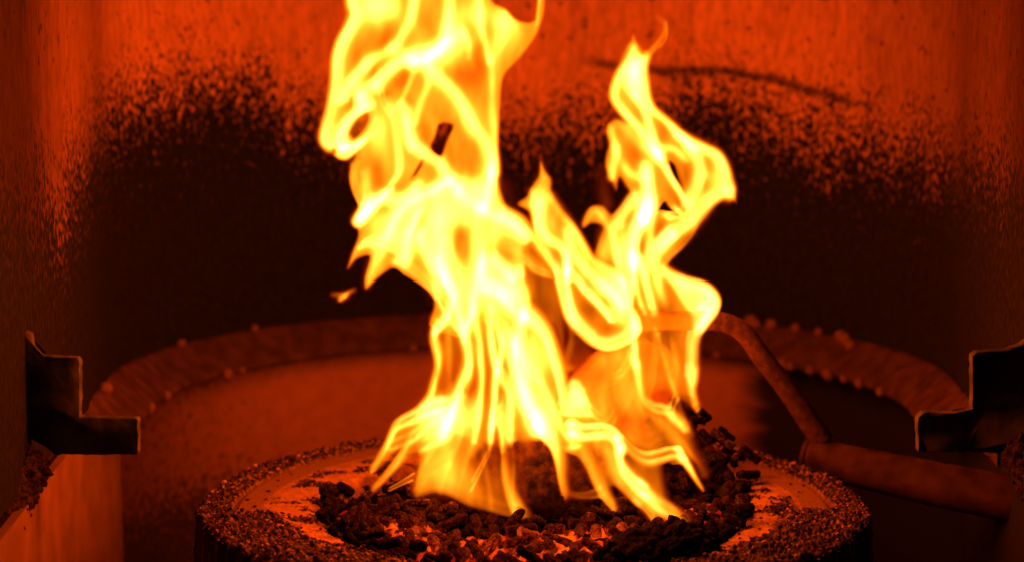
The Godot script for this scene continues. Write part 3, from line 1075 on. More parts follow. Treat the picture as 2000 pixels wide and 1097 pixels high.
func finish_flame(flame: Flame, called: String, label: String, depth: float, parent: Node = self) -> void:
	var o := obj(called, flame.mesh(depth, 0.35), mats.flame, parent)
	if parent == self:
		tag(o, label, "flame", "flames of the pellet fire")


func build_flames() -> void:
	var flame: Flame
	var hooked := base("flame", "tall right flame with hooked yellow tips wrapping the bent pipe", "flame", Vector3.ZERO, "flames of the pellet fire")
	var tall := base("flame", "tallest flame, bright yellow, fanning out on the coals and leaving the frame at the top", "flame", Vector3.ZERO, "flames of the pellet fire")
	flame = start_flame(-9.03, 2.81, 7.92, 29.68)
	flame.fill(1.8, 0.256, [-5.42, 29.23, -6.01, 27.24, -7.05, 25.68, -7.29, 24.33, -7.23, 23.7, -7.12, 23.25, -7.31, 22.8, -7.69, 22.19, -7.95, 21.39, -8.01, 20.26, -8.18, 19.34, -8.45, 18.43, -8.57, 17.78, -8.49, 17.39, -8.19, 17.21, -7.87, 17.23, -7.87, 17, -7.71, 16.79, -7.34, 16.79, -7.01, 17.05, -7.16, 16.59, -7.28, 16.01, -7.2, 15.43, -7.02, 14.96, -6.88, 14.69, -7.02, 14.38, -7.12, 14.08, -7.01, 13.87, -6.96, 13.73, -6.99, 13.34, -7.16, 12.87, -7.35, 12.35, -7.54, 11.74, -7.21, 12.12, -6.86, 12.33, -6.42, 12.45, -6.56, 11.93, -6.73, 11.35, -6.67, 10.85, -6.17, 11.32, -5.7, 11.7, -5.31, 11.88, -4.89, 11.58, -4.19, 11.18, -3.55, 10.71, -3.57, 10.05, -3.51, 9.1, 0, 8.63, 0.79, 9.81, 0.91, 10.52, 0.72, 10.99, 0.58, 11.46, 0.65, 12.17, 0.6, 12.87, 0.98, 13.29, 0.74, 13.64, 0.28, 14.1, -0.19, 14.41, -0.46, 15.15, -0.65, 15.89, -0.65, 17.05, -0.55, 18.2, -0.48, 19.34, -0.39, 20.26, -0.18, 20.71, 0.27, 21.17, 0.73, 21.73, 1.17, 22.41, 1.42, 23.16, 1.51, 23.88, 1.41, 25.23, 0.68, 26.79, -0.91, 27.91, -2.26, 28.57])
	flame.strand(1.44, 0.9, 0.06, 0.06, 1, [1.25, 24.56, 1.23, 23.88, 1.16, 23.32, 1.1, 22.8])
	flame.fill(1.4, 0.605, [-6.49, 14.03, -5.56, 14.73, -3.93, 15.66, -2.31, 16.01, -0.93, 15.43, 0, 14.27, 0.58, 13.57, 0.7, 11.93, 0.7, 10.29, 0.47, 9.1, -0.93, 10.05, -2.33, 10.05, -3.26, 10.99, -4.65, 12.4, -6.04, 13.1])
	flame.strand(2.7, 4.5, 0.2, 0.26, 1, [-6.01, 27.24, -6.89, 25.68, -7.07, 23.88, -6.92, 23.29, -7.13, 22.71, -7.53, 22.03, -7.77, 21.28, -7.83, 20.26, -7.98, 19.39, -8.22, 18.47, -8.39, 17.74, -8.16, 17.41])
	flame.swell(3, -6.05, 23.61, 0.93, 0.791, 0)
	flame.swell(1.4, -5.25, 23.2, 0.372, 0.837, 0)
	flame.strand(3.15, 2.7, 0.2, 0.2, 1, [-3.86, 26.57, -4.28, 24.78, -4.43, 23.66, -4.61, 22.93, -4.99, 22.3, -5.49, 21.69])
	flame.strand(3.6, 5.4, 0.26, 0.26, 0.8, [-5.26, 21.8, -5.77, 21.51, -6.23, 21.26, -6.81, 20.69, -7.3, 20.05, -7.56, 19.48])
	flame.strand(3.15, 5.85, 0.3, 0.3, 0.9, [-2.29, 22.3, -3.48, 21.67, -4.47, 21.42, -5.09, 21.1, -5.78, 20.53, -6.08, 20.14])
	flame.swell(2.4, -2.75, 21.44, 1.488, 0.605, 0)
	flame.swell(2.2, -2.63, 22.3, 0.512, 0.791, 0)
	flame.swell(1.6, -1.48, 23.2, 0.93, 0.558, 0)
	flame.swell(8, -6.71, 19.62, 0.209, 0.442, 0)
	flame.swell(2.5, -6.76, 19.34, 0.326, 0.605, 0)
	flame.strand(3.6, 6.3, 0.2, 0.2, 1, [-6.39, 19.23, -6.72, 19.04, -7.13, 18.72, -7.48, 18.31, -7.7, 17.83, -7.57, 17.32])
	flame.strand(5.4, 1.8, 0.16, 0.16, 0.8, [-7.61, 17.32, -7.15, 17.41, -6.73, 17.6, -6.36, 17.92])
	flame.strand(2.7, 3.6, 0.16, 0.16, 0.8, [-7.8, 17.05, -7.62, 16.98, -7.36, 17, -7.08, 17.25, -6.73, 17.6])
	flame.strand(1.8, 2.7, 0.16, 0.16, 0.8, [-5.58, 19.46, -5.34, 18.93, -5.16, 18.2, -5.05, 17.05, -5.08, 16.24, -5.37, 15.75])
	flame.swell(1.7, -5.94, 18.15, 0.558, 1.023, 0)
	flame.strand(1.26, 1.44, 0.14, 0.18, 0.8, [-7.09, 16.59, -7.14, 16.01, -7.01, 15.38, -6.72, 14.78])
	flame.strand(1.17, 1.35, 0.18, 0.18, 0.8, [-6.61, 16.24, -6.57, 15.54, -6.39, 14.96])
	flame.strand(7.2, 6.3, 0.22, 0.22, 0.9, [-6.96, 14.01, -6.7, 14.45, -6.44, 14.92])
	flame.strand(7.2, 5.85, 0.2, 0.2, 0.8, [-6.72, 14.22, -6.23, 14.69, -5.88, 15.1, -5.55, 15.41])
	flame.strand(4.5, 3.15, 0.26, 0.26, 0.8, [-5.9, 15.1, -5.21, 15.01, -4.63, 15.22, -4.26, 15.61])
	flame.strand(2.25, 4.95, 0.24, 0.34, 1, [-4.58, 21.35, -3.78, 20.98, -3.28, 20.48, -2.66, 19.94, -2.16, 19.2, -1.7, 18.31, -1.18, 17.51, -0.88, 16.63, -0.92, 15.89, -1.09, 15.08, -1.25, 14.62])
	flame.swell(5, -0.97, 16.24, 0.186, 0.512, 0)
	flame.strand(1.35, 1.62, 0.16, 0.2, 0.8, [-0.96, 21.39, -0.89, 20.48, -0.85, 18.88, -0.74, 17.51, -0.67, 16.12])
	flame.strand(2.7, 4.95, 0.24, 0.26, 0.9, [-4.71, 19, -4.61, 18.2, -4.43, 17.51, -4.11, 17.25, -3.26, 16.65, -2.68, 15.75, -1.97, 14.9, -1, 14.31, 0, 13.9, 0.58, 13.29])
	flame.strand(3.15, 2.7, 0.18, 0.18, 0.8, [-4.92, 19.3, -4.74, 18.52, -4.61, 17.83, -4.43, 17.37])
	flame.swell(2.6, -2.2, 15.38, 1.116, 0.558, 0)
	flame.strand(4.05, 4.05, 0.24, 0.24, 0.9, [-5.62, 13.45, -5.24, 14.27, -4.54, 14.87, -3.52, 15.45, -2.82, 15.85])
	flame.strand(2.34, 1.98, 0.2, 0.2, 0.7, [-3.85, 21.17, -3.76, 20.26, -4.09, 19.34, -4.33, 18.43])
	flame.strand(1.62, 1.62, 0.1, 0.1, 0.7, [-4.4, 20.71, -4.82, 19.69, -5.15, 19.02])
	flame.strand(1.26, 1.26, 0.08, 0.08, 0.8, [-5.88, 19.91, -5.7, 19.23, -5.38, 18.77])
	flame.strand(1.8, 5.4, 0.24, 0.24, 1, [-2.61, 27.46, -2.75, 25.23, -2.78, 23.88, -2.86, 22.87, -3, 22.07, -3.44, 21.51, -4.47, 21.05])
	flame.strand(1.8, 3.24, 0.18, 0.18, 0.9, [-1.36, 27.24, -1.5, 25, -1.46, 23.88, -1.39, 22.87, -1.19, 21.82, -1.01, 21.17])
	flame.strand(2.25, 1.35, 0.14, 0.14, 0.8, [-2.38, 22.71, -1.97, 22.07, -1.9, 21.35])
	flame.swell(2, -0.3, 22.87, 0.512, 0.651, 30)
	flame.swell(1.1, -0.57, 22.07, 0.791, 0.698, 0)
	flame.strand(1.08, 1.08, 0.2, 0.2, 0.6, [-3.02, 13.1, -2.33, 11.7, -2.22, 10.52])
	flame.strand(1.98, 0.315, 0.2, 0.22, 0.5, [-5.92, 13.01, -6.46, 13.01, -6.88, 12.8, -7.19, 12.45, -7.45, 11.84])
	flame.strand(2.07, 1.8, 0.12, 0.12, 0.8, [-4.88, 12.52, -5.58, 12.87, -6.04, 13.03, -6.55, 13.06, -6.93, 12.82])
	flame.strand(1.44, 0.36, 0.26, 0.32, 0.6, [-5.93, 12.63, -6.21, 12.12, -6.48, 11.46, -6.62, 10.99])
	flame.swell(3, -5.09, 12.26, 0.302, 0.186, 0)
	flame.swell(1.6, -5.58, 13.1, 0.698, 0.512, 0)
	flame.strand(3.6, 4.05, 0.24, 0.24, 0.9, [-4.22, 14.45, -4.55, 13.71, -4.74, 13.29, -4.75, 12.26])
	flame.strand(1.26, 1.62, 0.18, 0.16, 0.9, [-5.23, 12.21, -4.47, 11.74, -3.78, 11.18, -3.43, 10.71])
	flame.swell(2.6, -2.78, 14.03, 1.628, 0.791, 0)
	flame.swell(2, -3.26, 12.4, 0.512, 1.163, 0)
	flame.swell(2.2, -1.28, 11.93, 0.605, 1.395, 0)
	flame.strand(4.05, 4.5, 0.2, 0.2, 0.8, [-4.18, 13.45, -3.72, 12.28, -3.26, 11.77, -2.87, 11.23, -2.66, 10.64, -2.85, 9.93, -3.37, 9.2])
	flame.strand(4.5, 4.5, 0.2, 0.2, 0.8, [-3.3, 12.4, -2.96, 11.44, -2.59, 10.73, -2.38, 9.93, -2.18, 8.92])
	flame.strand(4.5, 4.5, 0.26, 0.26, 0.8, [-1.35, 12.28, -1.63, 11.11, -1.84, 10.05, -2.08, 9.2])
	flame.strand(2.25, 2.34, 0.12, 0.12, 0.9, [-3.49, 11.35, -3.31, 10.64, -2.85, 9.88, -2.29, 9.1])
	flame.strand(4.5, 5.85, 0.2, 0.2, 0.9, [-0.77, 12.35, -0.42, 11.84, 0, 11.53, 0.37, 11.65])
	flame.strand(3.6, 5.4, 0.22, 0.22, 0.9, [-1.28, 11.11, -0.75, 10.99, -0.35, 10.59, 0.05, 10.05])
	flame.swell(3, -0.35, 10.99, 0.698, 0.512, 0)
	flame.swell(8, 0.49, 9.7, 0.302, 0.395, 0)
	flame.swell(2.4, 0.28, 10.64, 0.419, 0.558, 0)
	flame.strand(2.16, 2.16, 0.2, 0.2, 0.8, [-0.35, 14.38, 0.46, 13.99, 0.88, 13.45, 1.35, 12.63, 1.86, 11.98])
	flame.strand(1.35, 1.35, 0.12, 0.12, 0.8, [0.6, 12.21, 1.12, 11.74, 1.82, 11.51])
	flame.fill(0.9, 0.163, [0.46, 13.8, 1.05, 13.29, 1.82, 11.98, 1.63, 11.56, 0.7, 12.05])
	flame.fill(0.75, 0.372, [0.65, 12.4, 1.86, 11.7, 2.29, 10.29, 2.48, 9.1, 2.34, 7.92, 1.87, 9.1, 0.93, 10.05])
	flame.gap(0, 0.233, [-1.14, 25.23, -0.96, 23.84, -0.34, 23.45, 0.07, 23.02, 0.5, 22.84, 1.01, 22.91, 1.12, 23.43, 1.14, 24.78, 0.45, 25.9, -0.45, 25.9])
	flame.thin(0.55, -5.44, 22.25, 0.372, 1.07, -22)
	flame.thin(0.75, -7.06, 21.17, 0.186, 0.698, -10)
	flame.thin(0.62, -6.21, 20.67, 0.163, 0.233, -20)
	flame.thin(0.6, -7.24, 19.34, 0.163, 0.209, -20)
	flame.thin(0.6, -5.61, 19.57, 0.186, 0.302, 0)
	flame.thin(0.62, -4.91, 20.37, 0.256, 0.419, -25)
	flame.thin(0.6, -4.81, 19.2, 0.233, 0.372, -10)
	flame.thin(0.55, -8.1, 18.77, 0.163, 0.605, -14)
	flame.gap(0.26, 0.209, [-7.35, 17.74, -7.47, 17.92, -7.32, 18.29, -6.97, 18.7, -6.56, 18.95, -6.3, 18.91, -6.28, 18.56, -6.5, 18.15, -6.87, 17.78, -7.19, 17.62])
	flame.thin(0.62, -6.01, 16.08, 0.256, 0.605, 0)
	flame.gap(0.03, 0.209, [-3.29, 18.43, -2.6, 18.36, -2.88, 17.62, -3.21, 16.82, -3.74, 17.23, -3.5, 17.85])
	flame.gap(0.28, 0.163, [-4.02, 16.86, -3.95, 16.63, -4.16, 16.24, -4.37, 15.96, -4.55, 15.98, -4.34, 16.4])
	flame.thin(0.72, -1.96, 17.05, 0.512, 0.837, 0)
	flame.thin(0.5, -1.93, 20.98, 0.651, 0.791, 0)
	flame.thin(0.6, -1.37, 21.39, 0.279, 0.605, 0)
	flame.thin(0.72, -3.85, 17.92, 0.233, 0.512, 0)
	flame.thin(0.62, -4.13, 13.92, 0.093, 0.419, -28)
	flame.thin(0.75, -3.95, 12.28, 0.558, 0.419, -30)
	flame.thin(0.42, -2.28, 12.92, 0.349, 0.791, 8)
	flame.thin(0.75, -2.32, 13.57, 0.605, 0.279, 0)
	flame.thin(0.5, -0.37, 12.49, 0.465, 0.302, -35)
	flame.thin(0.68, -0.14, 13.06, 0.372, 0.186, -15)
	flame.thin(0.7, -1.02, 12.73, 0.14, 0.326, 0)
	finish_flame(flame, "plume", "tall yellow flame plume on the left twisting up out of the frame", 3, tall)
	flame = start_flame(-7.24, 3.57, -0.76, 10.29)
	flame.fill(0.8, 0.326, [-3.5, 10.05, 0.35, 10.05, 1.4, 9.1, 1.92, 7.92, 2.26, 6.25, 1.98, 5.29, 1.41, 4.09, -0.24, 4.09, -1.65, 4.09, -4, 4.93, -3.62, 6.25, -3.35, 7.44, -3.51, 8.63])
	flame.fill(1.35, 0.512, [-3.95, 5.29, -4.43, 4.93, -4.95, 4.67, -5.28, 4.45, -5.54, 3.97, -6.14, 3.01, -6.53, 2.45, -6.03, 2.64, -5.31, 3.37, -4.72, 3.9, -5.44, 2.76, -6.27, 1.67, -5.56, 2.28, -4.73, 3.01, -4.2, 3.37, -4.45, 2.16, -4.59, 1.63, -4.38, 1.24, -3.55, 1.55, -2.84, 1.31, -2.25, 0.9, -1.54, 0.65, -0.24, 0.36, 0.95, 0.36, 0.24, 1.43, -0.35, 2.64, -0.59, 3.61, -0.24, 4.09, -1.53, 4.21, -2.35, 5.29, -3.06, 5.77])
	flame.clear(0.1, 0.605, [0.52, 4.21, 2.36, 4.09, 3.54, 3.37, 3.55, 1.43, 2.85, 0.21, 0.95, 0.21, 0.24, 2.16])
	flame.clear(0.5, 0.512, [-2.24, 3.13, -1.18, 3.9, 0.35, 4.09, 0.36, 0.82, -0.95, 0.82, -1.78, 1.92])
	flame.strand(3.06, 3.6, 0.12, 0.192, 1.1, [-3.44, 9.34, -3.53, 8.75, -3.37, 7.92, -3.35, 7.32, -3.55, 6.54, -3.76, 5.77, -4.1, 5.17])
	flame.strand(4.05, 4.05, 0.168, 0.168, 0.8, [-2.61, 10.52, -2.76, 10, -3.13, 9.53, -3.46, 9.06])
	flame.strand(0.9, 0.81, 0.144, 0.144, 0.9, [-2.87, 9.81, -2.88, 7.68, -2.87, 6.13])
	flame.strand(0.45, 0.45, 0.216, 0.216, 0.9, [-3.28, 8.16, -3.15, 6.73, -3.01, 6.01])
	flame.strand(4.5, 4.95, 0.168, 0.168, 1.5, [-2.5, 10.4, -2.22, 9.25, -2.06, 8.54, -1.95, 7.78, -2.02, 7.18, -2.28, 6.58, -2.56, 5.94, -2.94, 5.05, -3.21, 4.31])
	flame.strand(4.05, 3.15, 0.216, 0.192, 0.6, [-1.75, 10.05, -2.01, 9.39, -2.13, 8.75])
	flame.strand(1.08, 0.9, 0.144, 0.144, 0.8, [-1.99, 9.1, -1.64, 8.39, -1.45, 7.68])
	flame.strand(0.81, 0.81, 0.168, 0.168, 0.9, [-1.99, 7.2, -2.07, 6.25, -2.12, 5.53])
	flame.strand(4.05, 2.7, 0.144, 0.168, 0.9, [-1.75, 10.29, -1.64, 9.58, -1.47, 8.7, -1.43, 7.78, -1.36, 6.8, -1.43, 5.94, -1.55, 4.91, -1.7, 4.04])
	flame.strand(4.5, 3.6, 0.144, 0.168, 1, [-1.03, 10.29, -0.94, 8.7, -0.8, 7.78, -0.68, 7.35, -0.78, 6.58, -0.8, 5.72, -0.92, 4.62, -0.97, 4.09])
	flame.strand(3.6, 3.6, 0.144, 0.144, 0.9, [-0.98, 10.29, -0.63, 9.34, -0.47, 8.7, -0.47, 7.99, -0.61, 7.35])
	flame.strand(3.42, 3.6, 0.144, 0.192, 1.3, [-0.61, 7.35, -0.45, 6.97, -0.14, 6.37, -0.05, 5.72, -0.09, 4.84, -0.05, 4.24])
	flame.strand(1.08, 2.25, 0.096, 0.096, 1, [-0.45, 5.77, -0.49, 5.36, -0.82, 5, -0.99, 4.72])
	flame.strand(1.98, 2.16, 0.096, 0.12, 1, [-0.61, 4.93, -0.52, 4.45, -0.42, 3.61])
	flame.strand(1.8, 1.8, 0.216, 0.216, 0.9, [-1.45, 10.4, -1.17, 9.81])
	flame.strand(2.7, 2.7, 0.12, 0.12, 1, [-0.79, 10.05, -0.35, 9.58, -0.09, 8.87, 0.19, 8.16])
	flame.strand(5.4, 7.65, 0.336, 0.24, 1.5, [0.51, 9.77, 0.28, 8.99, 0.23, 8.16, 0.42, 7.04, 0.59, 6.18, 0.85, 5.29, 1.13, 4.62])
	flame.strand(7.65, 1.44, 0.528, 0.144, 0.5, [1.04, 4.86, 1.51, 4.28, 1.84, 3.71, 2.06, 2.93, 2.18, 2.16, 2.34, 1.43])
	flame.strand(3.15, 2.7, 0.36, 0.288, 1, [-0.35, 8.87, 0, 7.68, 0.28, 6.61, 0.52, 5.77])
	flame.strand(1.17, 0.72, 0.312, 0.312, 1, [0.12, 5.29, 0.47, 4.33, 0.94, 3.37])
	flame.fill(1, 0.279, [0.47, 9.58, 1.17, 9.22, 1.76, 8.16, 2.11, 6.97, 2.26, 6.25, 2.02, 5.29, 1.41, 5.53, 0.82, 6.73, 0.37, 7.92])
	flame.strand(5.4, 4.05, 0.408, 0.144, 0.8, [0.56, 9.74, 1.05, 9.34, 1.47, 8.73, 1.78, 7.97, 2.02, 7.16, 2.21, 6.37, 2.26, 5.77])
	flame.swell(2.2, 1.17, 7.92, 0.512, 0.837, 0)
	flame.strand(1.62, 1.62, 0.168, 0.168, 0.9, [0.42, 7.92, 0.75, 7.16, 1.17, 6.85])
	flame.strand(2.16, 3.24, 0.192, 0.168, 0.9, [0.7, 7.32, 1.22, 6.8, 1.46, 6.2, 1.81, 5.51, 2.14, 4.84, 2.52, 4.24, 2.81, 3.85, 3.11, 3.75])
	flame.swell(1.2, 1.65, 5.29, 0.465, 1.163, 25)
	flame.strand(7.2, 1.44, 0.168, 0.216, 0.7, [-3.25, 5.41, -3.77, 5.29, -4.38, 4.93, -5.26, 4.52, -5.57, 3.99, -5.93, 3.34, -6.43, 2.55])
	flame.strand(3.6, 1.26, 0.168, 0.168, 0.7, [-3.25, 5.1, -3.72, 4.76, -4.29, 4.19, -4.72, 3.8, -5.1, 3.15, -5.65, 2.47, -6.39, 1.67])
	flame.strand(1.53, 1.08, 0.144, 0.144, 0.7, [-4.65, 3.95, -5.07, 3.75, -5.57, 3.59])
	flame.strand(6.3, 1.98, 0.216, 0.192, 0.7, [-2.23, 6.13, -2.52, 5.6, -2.83, 4.96, -3.11, 4.21, -3.54, 3.9, -4.15, 3.51])
	flame.strand(1.62, 1.26, 0.072, 0.072, 0.6, [-4.59, 2.11, -5.09, 1.87, -5.66, 1.6])
	flame.swell(3.2, -3.01, 5, 1.023, 0.698, 10)
	flame.swell(2.4, -2, 5.29, 0.605, 0.651, 0)
	flame.swell(1.8, -3.3, 4.45, 0.93, 0.512, 20)
	flame.swell(0.8, -3.54, 3.25, 0.93, 1.07, 0)
	flame.swell(0.7, -2.84, 2.16, 1.07, 0.791, 0)
	flame.strand(0.45, 0.27, 0.192, 0.192, 0.8, [-2.84, 2.96, -3.36, 2.64, -3.83, 2.4])
	flame.strand(2.16, 1.44, 0.336, 0.12, 0.8, [-0.59, 5.15, -0.45, 4.38, -0.42, 3.56, -0.38, 2.47, -0.17, 1.38, 0.12, 0.65])
	flame.strand(2.7, 1.26, 0.096, 0.096, 0.6, [-0.92, 5, -0.97, 4.14, -1.06, 3.42, -1.28, 2.93, -1.54, 2.38, -1.89, 1.67])
	flame.strand(0.54, 0.63, 0.192, 0.192, 0.8, [-1.18, 4.33, -1.53, 3.85, -1.75, 3.37])
	flame.strand(0.54, 0.27, 0.24, 0.24, 1.2, [0.24, 2.89, 0.19, 1.92, 0.28, 0.7])
	flame.strand(0.81, 0.225, 0.072, 0.144, 1, [0, 4.09, 0.09, 3.13, 0.07, 1.92, 0, 0.82])
	flame.strand(0.45, 0.18, 0.096, 0.144, 1, [0.42, 3.61, 0.52, 2.4, 0.66, 1.07])
	flame.strand(0.81, 0.18, 0.072, 0.12, 1, [-1.65, 4.09, -2.01, 3.13, -2.32, 2.16, -2.53, 1.31])
	flame.strand(0.72, 0.18, 0.072, 0.144, 1, [-2.24, 4.33, -2.72, 3.13, -3.12, 2.16, -3.27, 1.43])
	flame.strand(0.72, 0.27, 0.096, 0.144, 1, [-1.3, 3.37, -1.14, 2.16, -0.9, 0.82])
	flame.strand(1.08, 0.27, 0.096, 0.12, 0.8, [-2.73, 4.57, -3.54, 3.61, -4.07, 2.76, -4.38, 1.8])
	flame.thin(0.72, 0.66, 8.87, 0.163, 0.419, 0)
	flame.thin(0.7, 0.94, 6.61, 0.163, 0.349, 35)
	flame.thin(0.8, -4.72, 3.49, 0.233, 0.372, -30)
	flame.thin(0.35, -2.07, 6.13, 0.233, 0.558, 0)
	flame.thin(0.6, -3.1, 6.73, 0.372, 0.93, 0)
	flame.thin(0.45, 0, 3.37, 0.558, 0.465, 0)
	flame.thin(0.35, 1.3, 2.64, 0.651, 1.163, 0)
	flame.thin(0.5, -1.3, 3.13, 0.419, 0.698, 0)
	finish_flame(flame, "strands", "left flame foot spreading over the pellets in thin bright strands", 3, tall)
	flame = start_flame(-0.36, 7.03, 6.5, 17.14)
	flame.fill(1.5, 0.264, [1.33, 16.52, 1.24, 15.83, 0.96, 15.38, 0.72, 14.9, 0.24, 14.52, 0.72, 14.23, 0.96, 13.89, 0.98, 13.19, 1.1, 12.71, 1.34, 12.23, 1.83, 11.62, 2.02, 10.65, 2.22, 9.92, 2.41, 9.19, 2.83, 8.71, 3.19, 8.31, 3.67, 7.92, 4.23, 7.73, 4.88, 7.87, 5.49, 8.22, 5.96, 8.66, 6.06, 9.07, 5.88, 9.49, 5.64, 9.92, 5.51, 10.65, 5.19, 11.19, 4.57, 11.62, 3.96, 11.99, 3.6, 12.59, 3.26, 13.19, 2.9, 13.68, 2.42, 14.18, 2.08, 14.66, 1.84, 15.14, 1.86, 15.71, 1.57, 16.07])
	flame.strand(0.45, 0.27, 0.165, 0.165, 0.5, [1.48, 15.83, 1.38, 16.31, 1.33, 16.79])
	flame.strand(1.08, 0.27, 0.186, 0.186, 0.5, [1.08, 14.52, 0.72, 14.52, 0.33, 14.49])
	flame.strand(2.16, 3.6, 0.165, 0.186, 1, [1, 15.04, 1.05, 14.23, 1.13, 13.19, 1.39, 12.54, 1.78, 11.94, 2.07, 11.5])
	flame.strand(2.25, 1.8, 0.165, 0.165, 0.9, [2.04, 11.5, 2.21, 10.65, 2.46, 9.73, 2.9, 8.9])
	flame.strand(2.25, 5.4, 0.207, 0.207, 1, [2.85, 9.32, 3.26, 8.58, 3.82, 8.12, 4.4, 7.9, 4.96, 8.02, 5.51, 8.36, 5.87, 8.8])
	flame.strand(2.25, 2.7, 0.207, 0.207, 0.9, [2.65, 10.65, 2.8, 9.68, 3.28, 8.9, 3.87, 8.34])
	flame.strand(2.16, 6.3, 0.186, 0.186, 1, [1.29, 14.76, 1.29, 13.7, 1.58, 13.05, 2.18, 12.66, 2.52, 12.25, 2.62, 11.77, 2.57, 11.14])
	flame.strand(5.4, 1.8, 0.145, 0.145, 0.8, [2.6, 11.62, 2.55, 11.02, 2.6, 10.41, 2.8, 9.68])
	flame.strand(1.08, 2.7, 0.207, 0.207, 1, [1.84, 14.9, 2.35, 14.08, 2.73, 13.56, 3.07, 13.03, 3.41, 12.45, 3.87, 11.87, 4.66, 11.45, 5.24, 11.02])
	flame.strand(2.7, 4.5, 0.248, 0.248, 1, [2.56, 13.19, 2.9, 12.28, 3.39, 11.62, 3.94, 11.07, 4.57, 10.51, 5.11, 9.92])
	flame.strand(4.5, 7.2, 0.186, 0.145, 0.9, [2.93, 11.14, 3.47, 10.48, 4.02, 9.92, 4.58, 9.27])
	flame.swell(4.5, 5.13, 9.92, 0.408, 1.057, 0)
	flame.swell(3, 4.69, 10.78, 0.624, 0.48, 0)
	flame.swell(6, 5.79, 9.07, 0.216, 0.384, 0)
	flame.swell(2, 1.34, 14.71, 0.312, 0.72, 0)
	flame.swell(1.4, 1.92, 13.56, 0.48, 0.624, 0)
	flame.strand(0.72, 0.495, 0.227, 0.186, 0.9, [2.16, 11.02, 2.41, 9.68, 2.7, 8.9, 2.83, 8.34, 2.73, 7.68, 2.57, 7.11])
	flame.fill(0.3, 0.288, [2.3, 7.48, 3.14, 8.22, 3.87, 7.48, 3.39, 6.74, 2.42, 6.62])
	flame.swell(0.9, 2.54, 6.69, 0.432, 0.192, 0)
	flame.thin(0.62, 3.62, 9.54, 0.48, 0.36, -40)
	flame.thin(0.6, 4.71, 8.71, 0.528, 0.24, 15)
	flame.thin(0.66, 2.94, 10.65, 0.24, 0.528, 20)
	flame.thin(0.8, 2.16, 13.56, 0.216, 0.384, 0)
	finish_flame(flame, "flame", "small middle flame tongue leaning between the two tall flames", 0.5)
	flame = start_flame(2.59, 12.6, 1.46, 24.22)
	flame.fill(1.5, 0.291, [6.13, 22.63, 5.96, 21.52, 5.5, 20.82, 5.16, 20.23, 4.93, 19.37, 5.23, 18.75, 5.86, 18.07, 5.41, 18.2, 4.97, 17.97, 4.92, 17.71, 4.79, 17.55, 5.03, 16.85, 4.85, 16.45, 4.78, 15.8, 4.96, 15.35, 5.34, 14.56, 5.49, 15.22, 5.86, 14.72, 6.18, 14.22, 5.4, 13.51, 5.14, 13.35, 4.69, 13.77, 4.21, 13.8, 3.85, 13.53, 3.59, 12.69, 4.01, 12.92, 4.43, 12.9, 4.72, 12.66, 4.46, 11.84, 4.18, 10.91, 4.77, 9.97, 5.43, 9.57, 5.97, 8.5, 6.38, 7.43, 7.97, 7.43, 9.57, 7.43, 10.51, 8.1, 10.8, 8.72, 10.79, 9.09, 10.49, 9.55, 9.8, 9.84, 8.74, 10.11, 7.96, 10.35, 7.88, 10.61, 8.19, 11.01, 8.74, 11.44, 9.26, 12.1, 9.65, 12.9, 10.03, 13.56, 10.42, 14.03, 10.81, 14.22, 11.18, 14.14, 11.53, 13.93, 11.31, 14.56, 11.17, 15.09, 11.05, 15.59, 10.78, 16.24, 10.35, 16.74, 9.69, 17, 8.8, 17.39, 8.14, 18.02, 7.21, 18.75, 6.89, 19.84, 6.85, 20.62, 7.05, 21.29, 6.79, 21.7, 6.53, 21.5])
	flame.strand(1.8, 4.5, 0.205, 0.227, 0.9, [6.11, 21.86, 5.89, 21.01, 5.47, 20.36, 5.25, 19.43, 5.62, 18.7, 6.28, 18.02, 6.86, 17.29, 7.31, 16.56, 7.63, 16.14])
	flame.swell(7, 6.2, 20.82, 0.37, 0.687, -10)
	flame.swell(4.5, 6.26, 19.97, 0.529, 0.951, 15)
	flame.swell(5, 7.37, 16.51, 0.317, 0.476, 25)
	flame.strand(1.8, 4.95, 0.205, 0.205, 0.9, [6.61, 21.13, 6.73, 20.36, 6.84, 19.45, 7.16, 18.75, 7.85, 18.15, 8.54, 17.45, 9.17, 16.77])
	flame.strand(3.15, 4.05, 0.182, 0.182, 0.9, [6.27, 19.45, 6.74, 18.67, 7.01, 17.89, 7.28, 17.11, 7.53, 16.32])
	flame.strand(1.35, 0.45, 0.182, 0.205, 0.9, [6.67, 21.19, 7.13, 21.73, 7.51, 22.24, 7.74, 22.73, 7.61, 23.17, 7.29, 23.35])
	flame.strand(0.45, 0.81, 0.068, 0.068, 0.8, [7.79, 23.14, 7.8, 22.29, 7.49, 21.86])
	flame.strand(3.6, 2.88, 0.25, 0.295, 1, [8.64, 17.34, 9.57, 16.85, 10.36, 16.45, 10.81, 15.74, 11.04, 14.96, 11.15, 14.35])
	flame.strand(3.6, 4.05, 0.227, 0.273, 1, [9.07, 16.71, 9.5, 16.14, 9.64, 15.53, 9.46, 14.82, 9.21, 14.14, 8.74, 13.53, 8.04, 13.27])
	flame.swell(1.6, 10.38, 15.14, 0.423, 0.634, 0)
	flame.strand(3.15, 4.05, 0.273, 0.273, 1, [11.04, 14.67, 10.52, 14.35, 9.95, 13.96, 9.43, 13.3, 8.86, 12.71, 8.23, 12.24, 7.66, 11.7])
	flame.strand(4.05, 1.8, 0.273, 0.273, 0.8, [8.23, 12.29, 7.66, 11.76, 7.37, 11.17, 7.35, 10.48, 7.55, 9.76, 7.82, 8.9])
	flame.strand(0.45, 0.81, 0.273, 0.227, 0.9, [10.14, 13.69, 9.65, 12.98, 8.97, 12.08, 8.24, 11.39, 7.83, 10.8])
